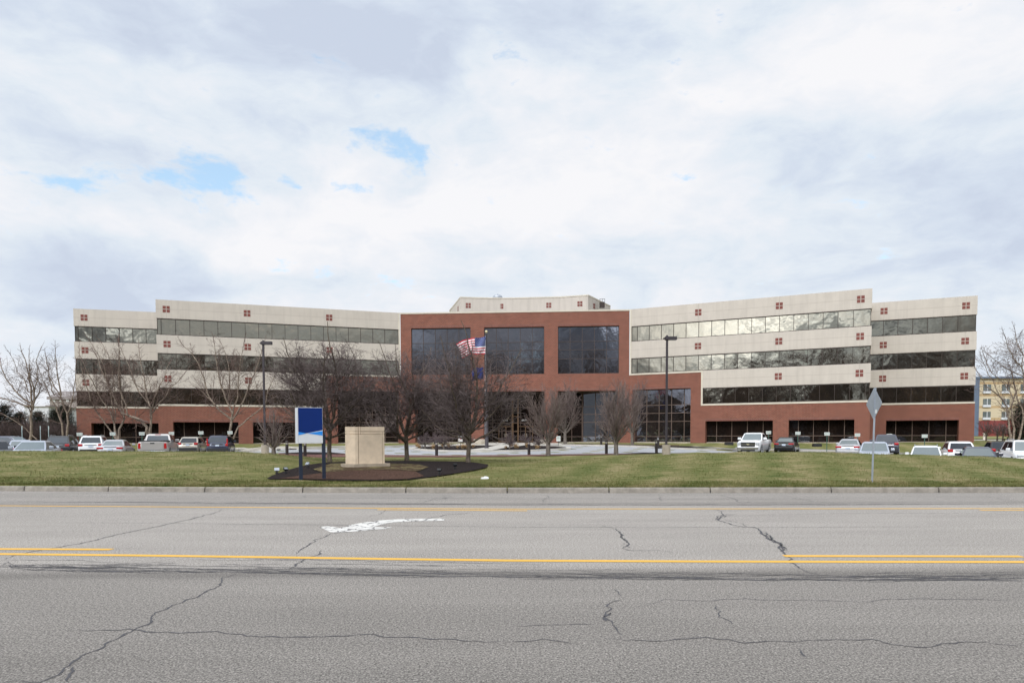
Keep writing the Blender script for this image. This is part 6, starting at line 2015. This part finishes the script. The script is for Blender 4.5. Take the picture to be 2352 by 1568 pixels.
lum = t.math('ADD', lum, t.math('MULTIPLY', t.math('SUBTRACT', white, gray), .55))
lum = t.math('ADD', lum, t.math('MULTIPLY', t.math('SUBTRACT', n4, .5), 1.15))
lum = t.math('ADD', lum, .615)
lum = t.math('ADD', t.math('MULTIPLY', lum, .74), .165)
lum = t.math('ADD', lum, t.math('MULTIPLY', t.math('SUBTRACT', n5, .5), .35))
cloud = t.ramp(lum, [(0.0, (.60, .67, .80)), (.25, (.67, .745, .86)), (.50, (.77, .835, .91)), (.75, (.86, .885, .935)), (1.0, (.935, .935, .96))])
# holes of clear sky
holes = blobs([(390, 420, 105, 32, 1.2), (495, 385, 52, 45, 1.15), (130, 430, 80, 22, .75), (650, 424, 32, 20, 1.1), (845, 340, 75, 26, .95), (935, 365, 50, 30, 1.0), (850, 425, 55, 14, .55), (230, 432, 60, 20, .6)])
hm = t.math('ADD', t.math('ADD', holes, t.math('MULTIPLY', t.math('SUBTRACT', n4, .5), 3.4)), t.math('MULTIPLY', t.math('SUBTRACT', n5, .5), 2.0))
hm = t.mrange(hm, .52, 1.30, 0, .95, True)
def blobs_dir(L):
    acc = None
    for c, sx, sz, w in L:
        c = Vector(c).normalized()
        d = t.vmath('MULTIPLY', t.vmath('SUBTRACT', dirw, tuple(c)), (1 / sx, 1 / sx, 1 / sz))
        b = t.math('MULTIPLY', t.math('EXPONENT', t.math('MULTIPLY', t.vmath('DOT_PRODUCT', d, d), -1.0)), w)
        acc = b if acc is None else t.math('ADD', acc, b)
    return acc
# extra brightness added to the unseen sky round the sun, lighting facade and road
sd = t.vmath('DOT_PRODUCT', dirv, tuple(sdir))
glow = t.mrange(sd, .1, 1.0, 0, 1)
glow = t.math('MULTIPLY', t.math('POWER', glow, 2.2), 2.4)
back = t.mrange(sep.outputs[1], .15, -.35, 0, 1, True)      # unseen sky behind the viewer, its brightness shaped for the window reflections
back_lum = t.mrange(n1, .40, .62, .42, 1.25, True)
k = t.math('ADD', t.math('MULTIPLY', back, t.math('SUBTRACT', back_lum, 1.0)), 1.0)
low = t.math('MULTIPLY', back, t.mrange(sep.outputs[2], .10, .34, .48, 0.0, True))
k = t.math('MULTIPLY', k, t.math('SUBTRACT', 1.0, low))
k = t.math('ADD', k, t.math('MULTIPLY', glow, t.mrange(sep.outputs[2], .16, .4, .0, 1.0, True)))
refl_patches = blobs_dir([((-.545, -.835, .17), .13, .11, 2.9), ((.05, -.99, .17), .05, .08, 2.2), ((-.30, -.94, .18), .075, .08, .8), ((-.80, -.56, .11), .10, .06, .5), ((.25, -.96, .10), .05, .03, .25)])  # bright patches added to the sky behind the viewer to light up the glazing
k = t.math('ADD', k, t.math('MULTIPLY', refl_patches, t.mrange(n2, .38, .56, .15, 1.0, True)))
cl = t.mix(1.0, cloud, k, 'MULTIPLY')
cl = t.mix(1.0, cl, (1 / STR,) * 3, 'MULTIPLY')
blue = t.mix(1.0, sky.outputs[0], (1.9, 2.35, 2.35, 1), 'MULTIPLY')
blue = t.mix(.42, blue, (7.0, 8.4, 9.6, 1))
col = t.mix(hm, cl, blue)
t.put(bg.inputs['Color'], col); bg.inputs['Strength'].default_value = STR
wd.cycles.sampling_method = "MANUAL"; wd.cycles.sample_map_resolution = 512
sc.view_settings.view_transform = 'Standard'
sc.view_settings.look = 'None'
sc.view_settings.exposure = 0.0
sc.view_settings.gamma = 1.0
sc.view_settings.use_curve_mapping = False
sc.cycles.max_bounces = 6
sc.cycles.transparent_max_bounces = 8
sc.cycles.use_denoising = True
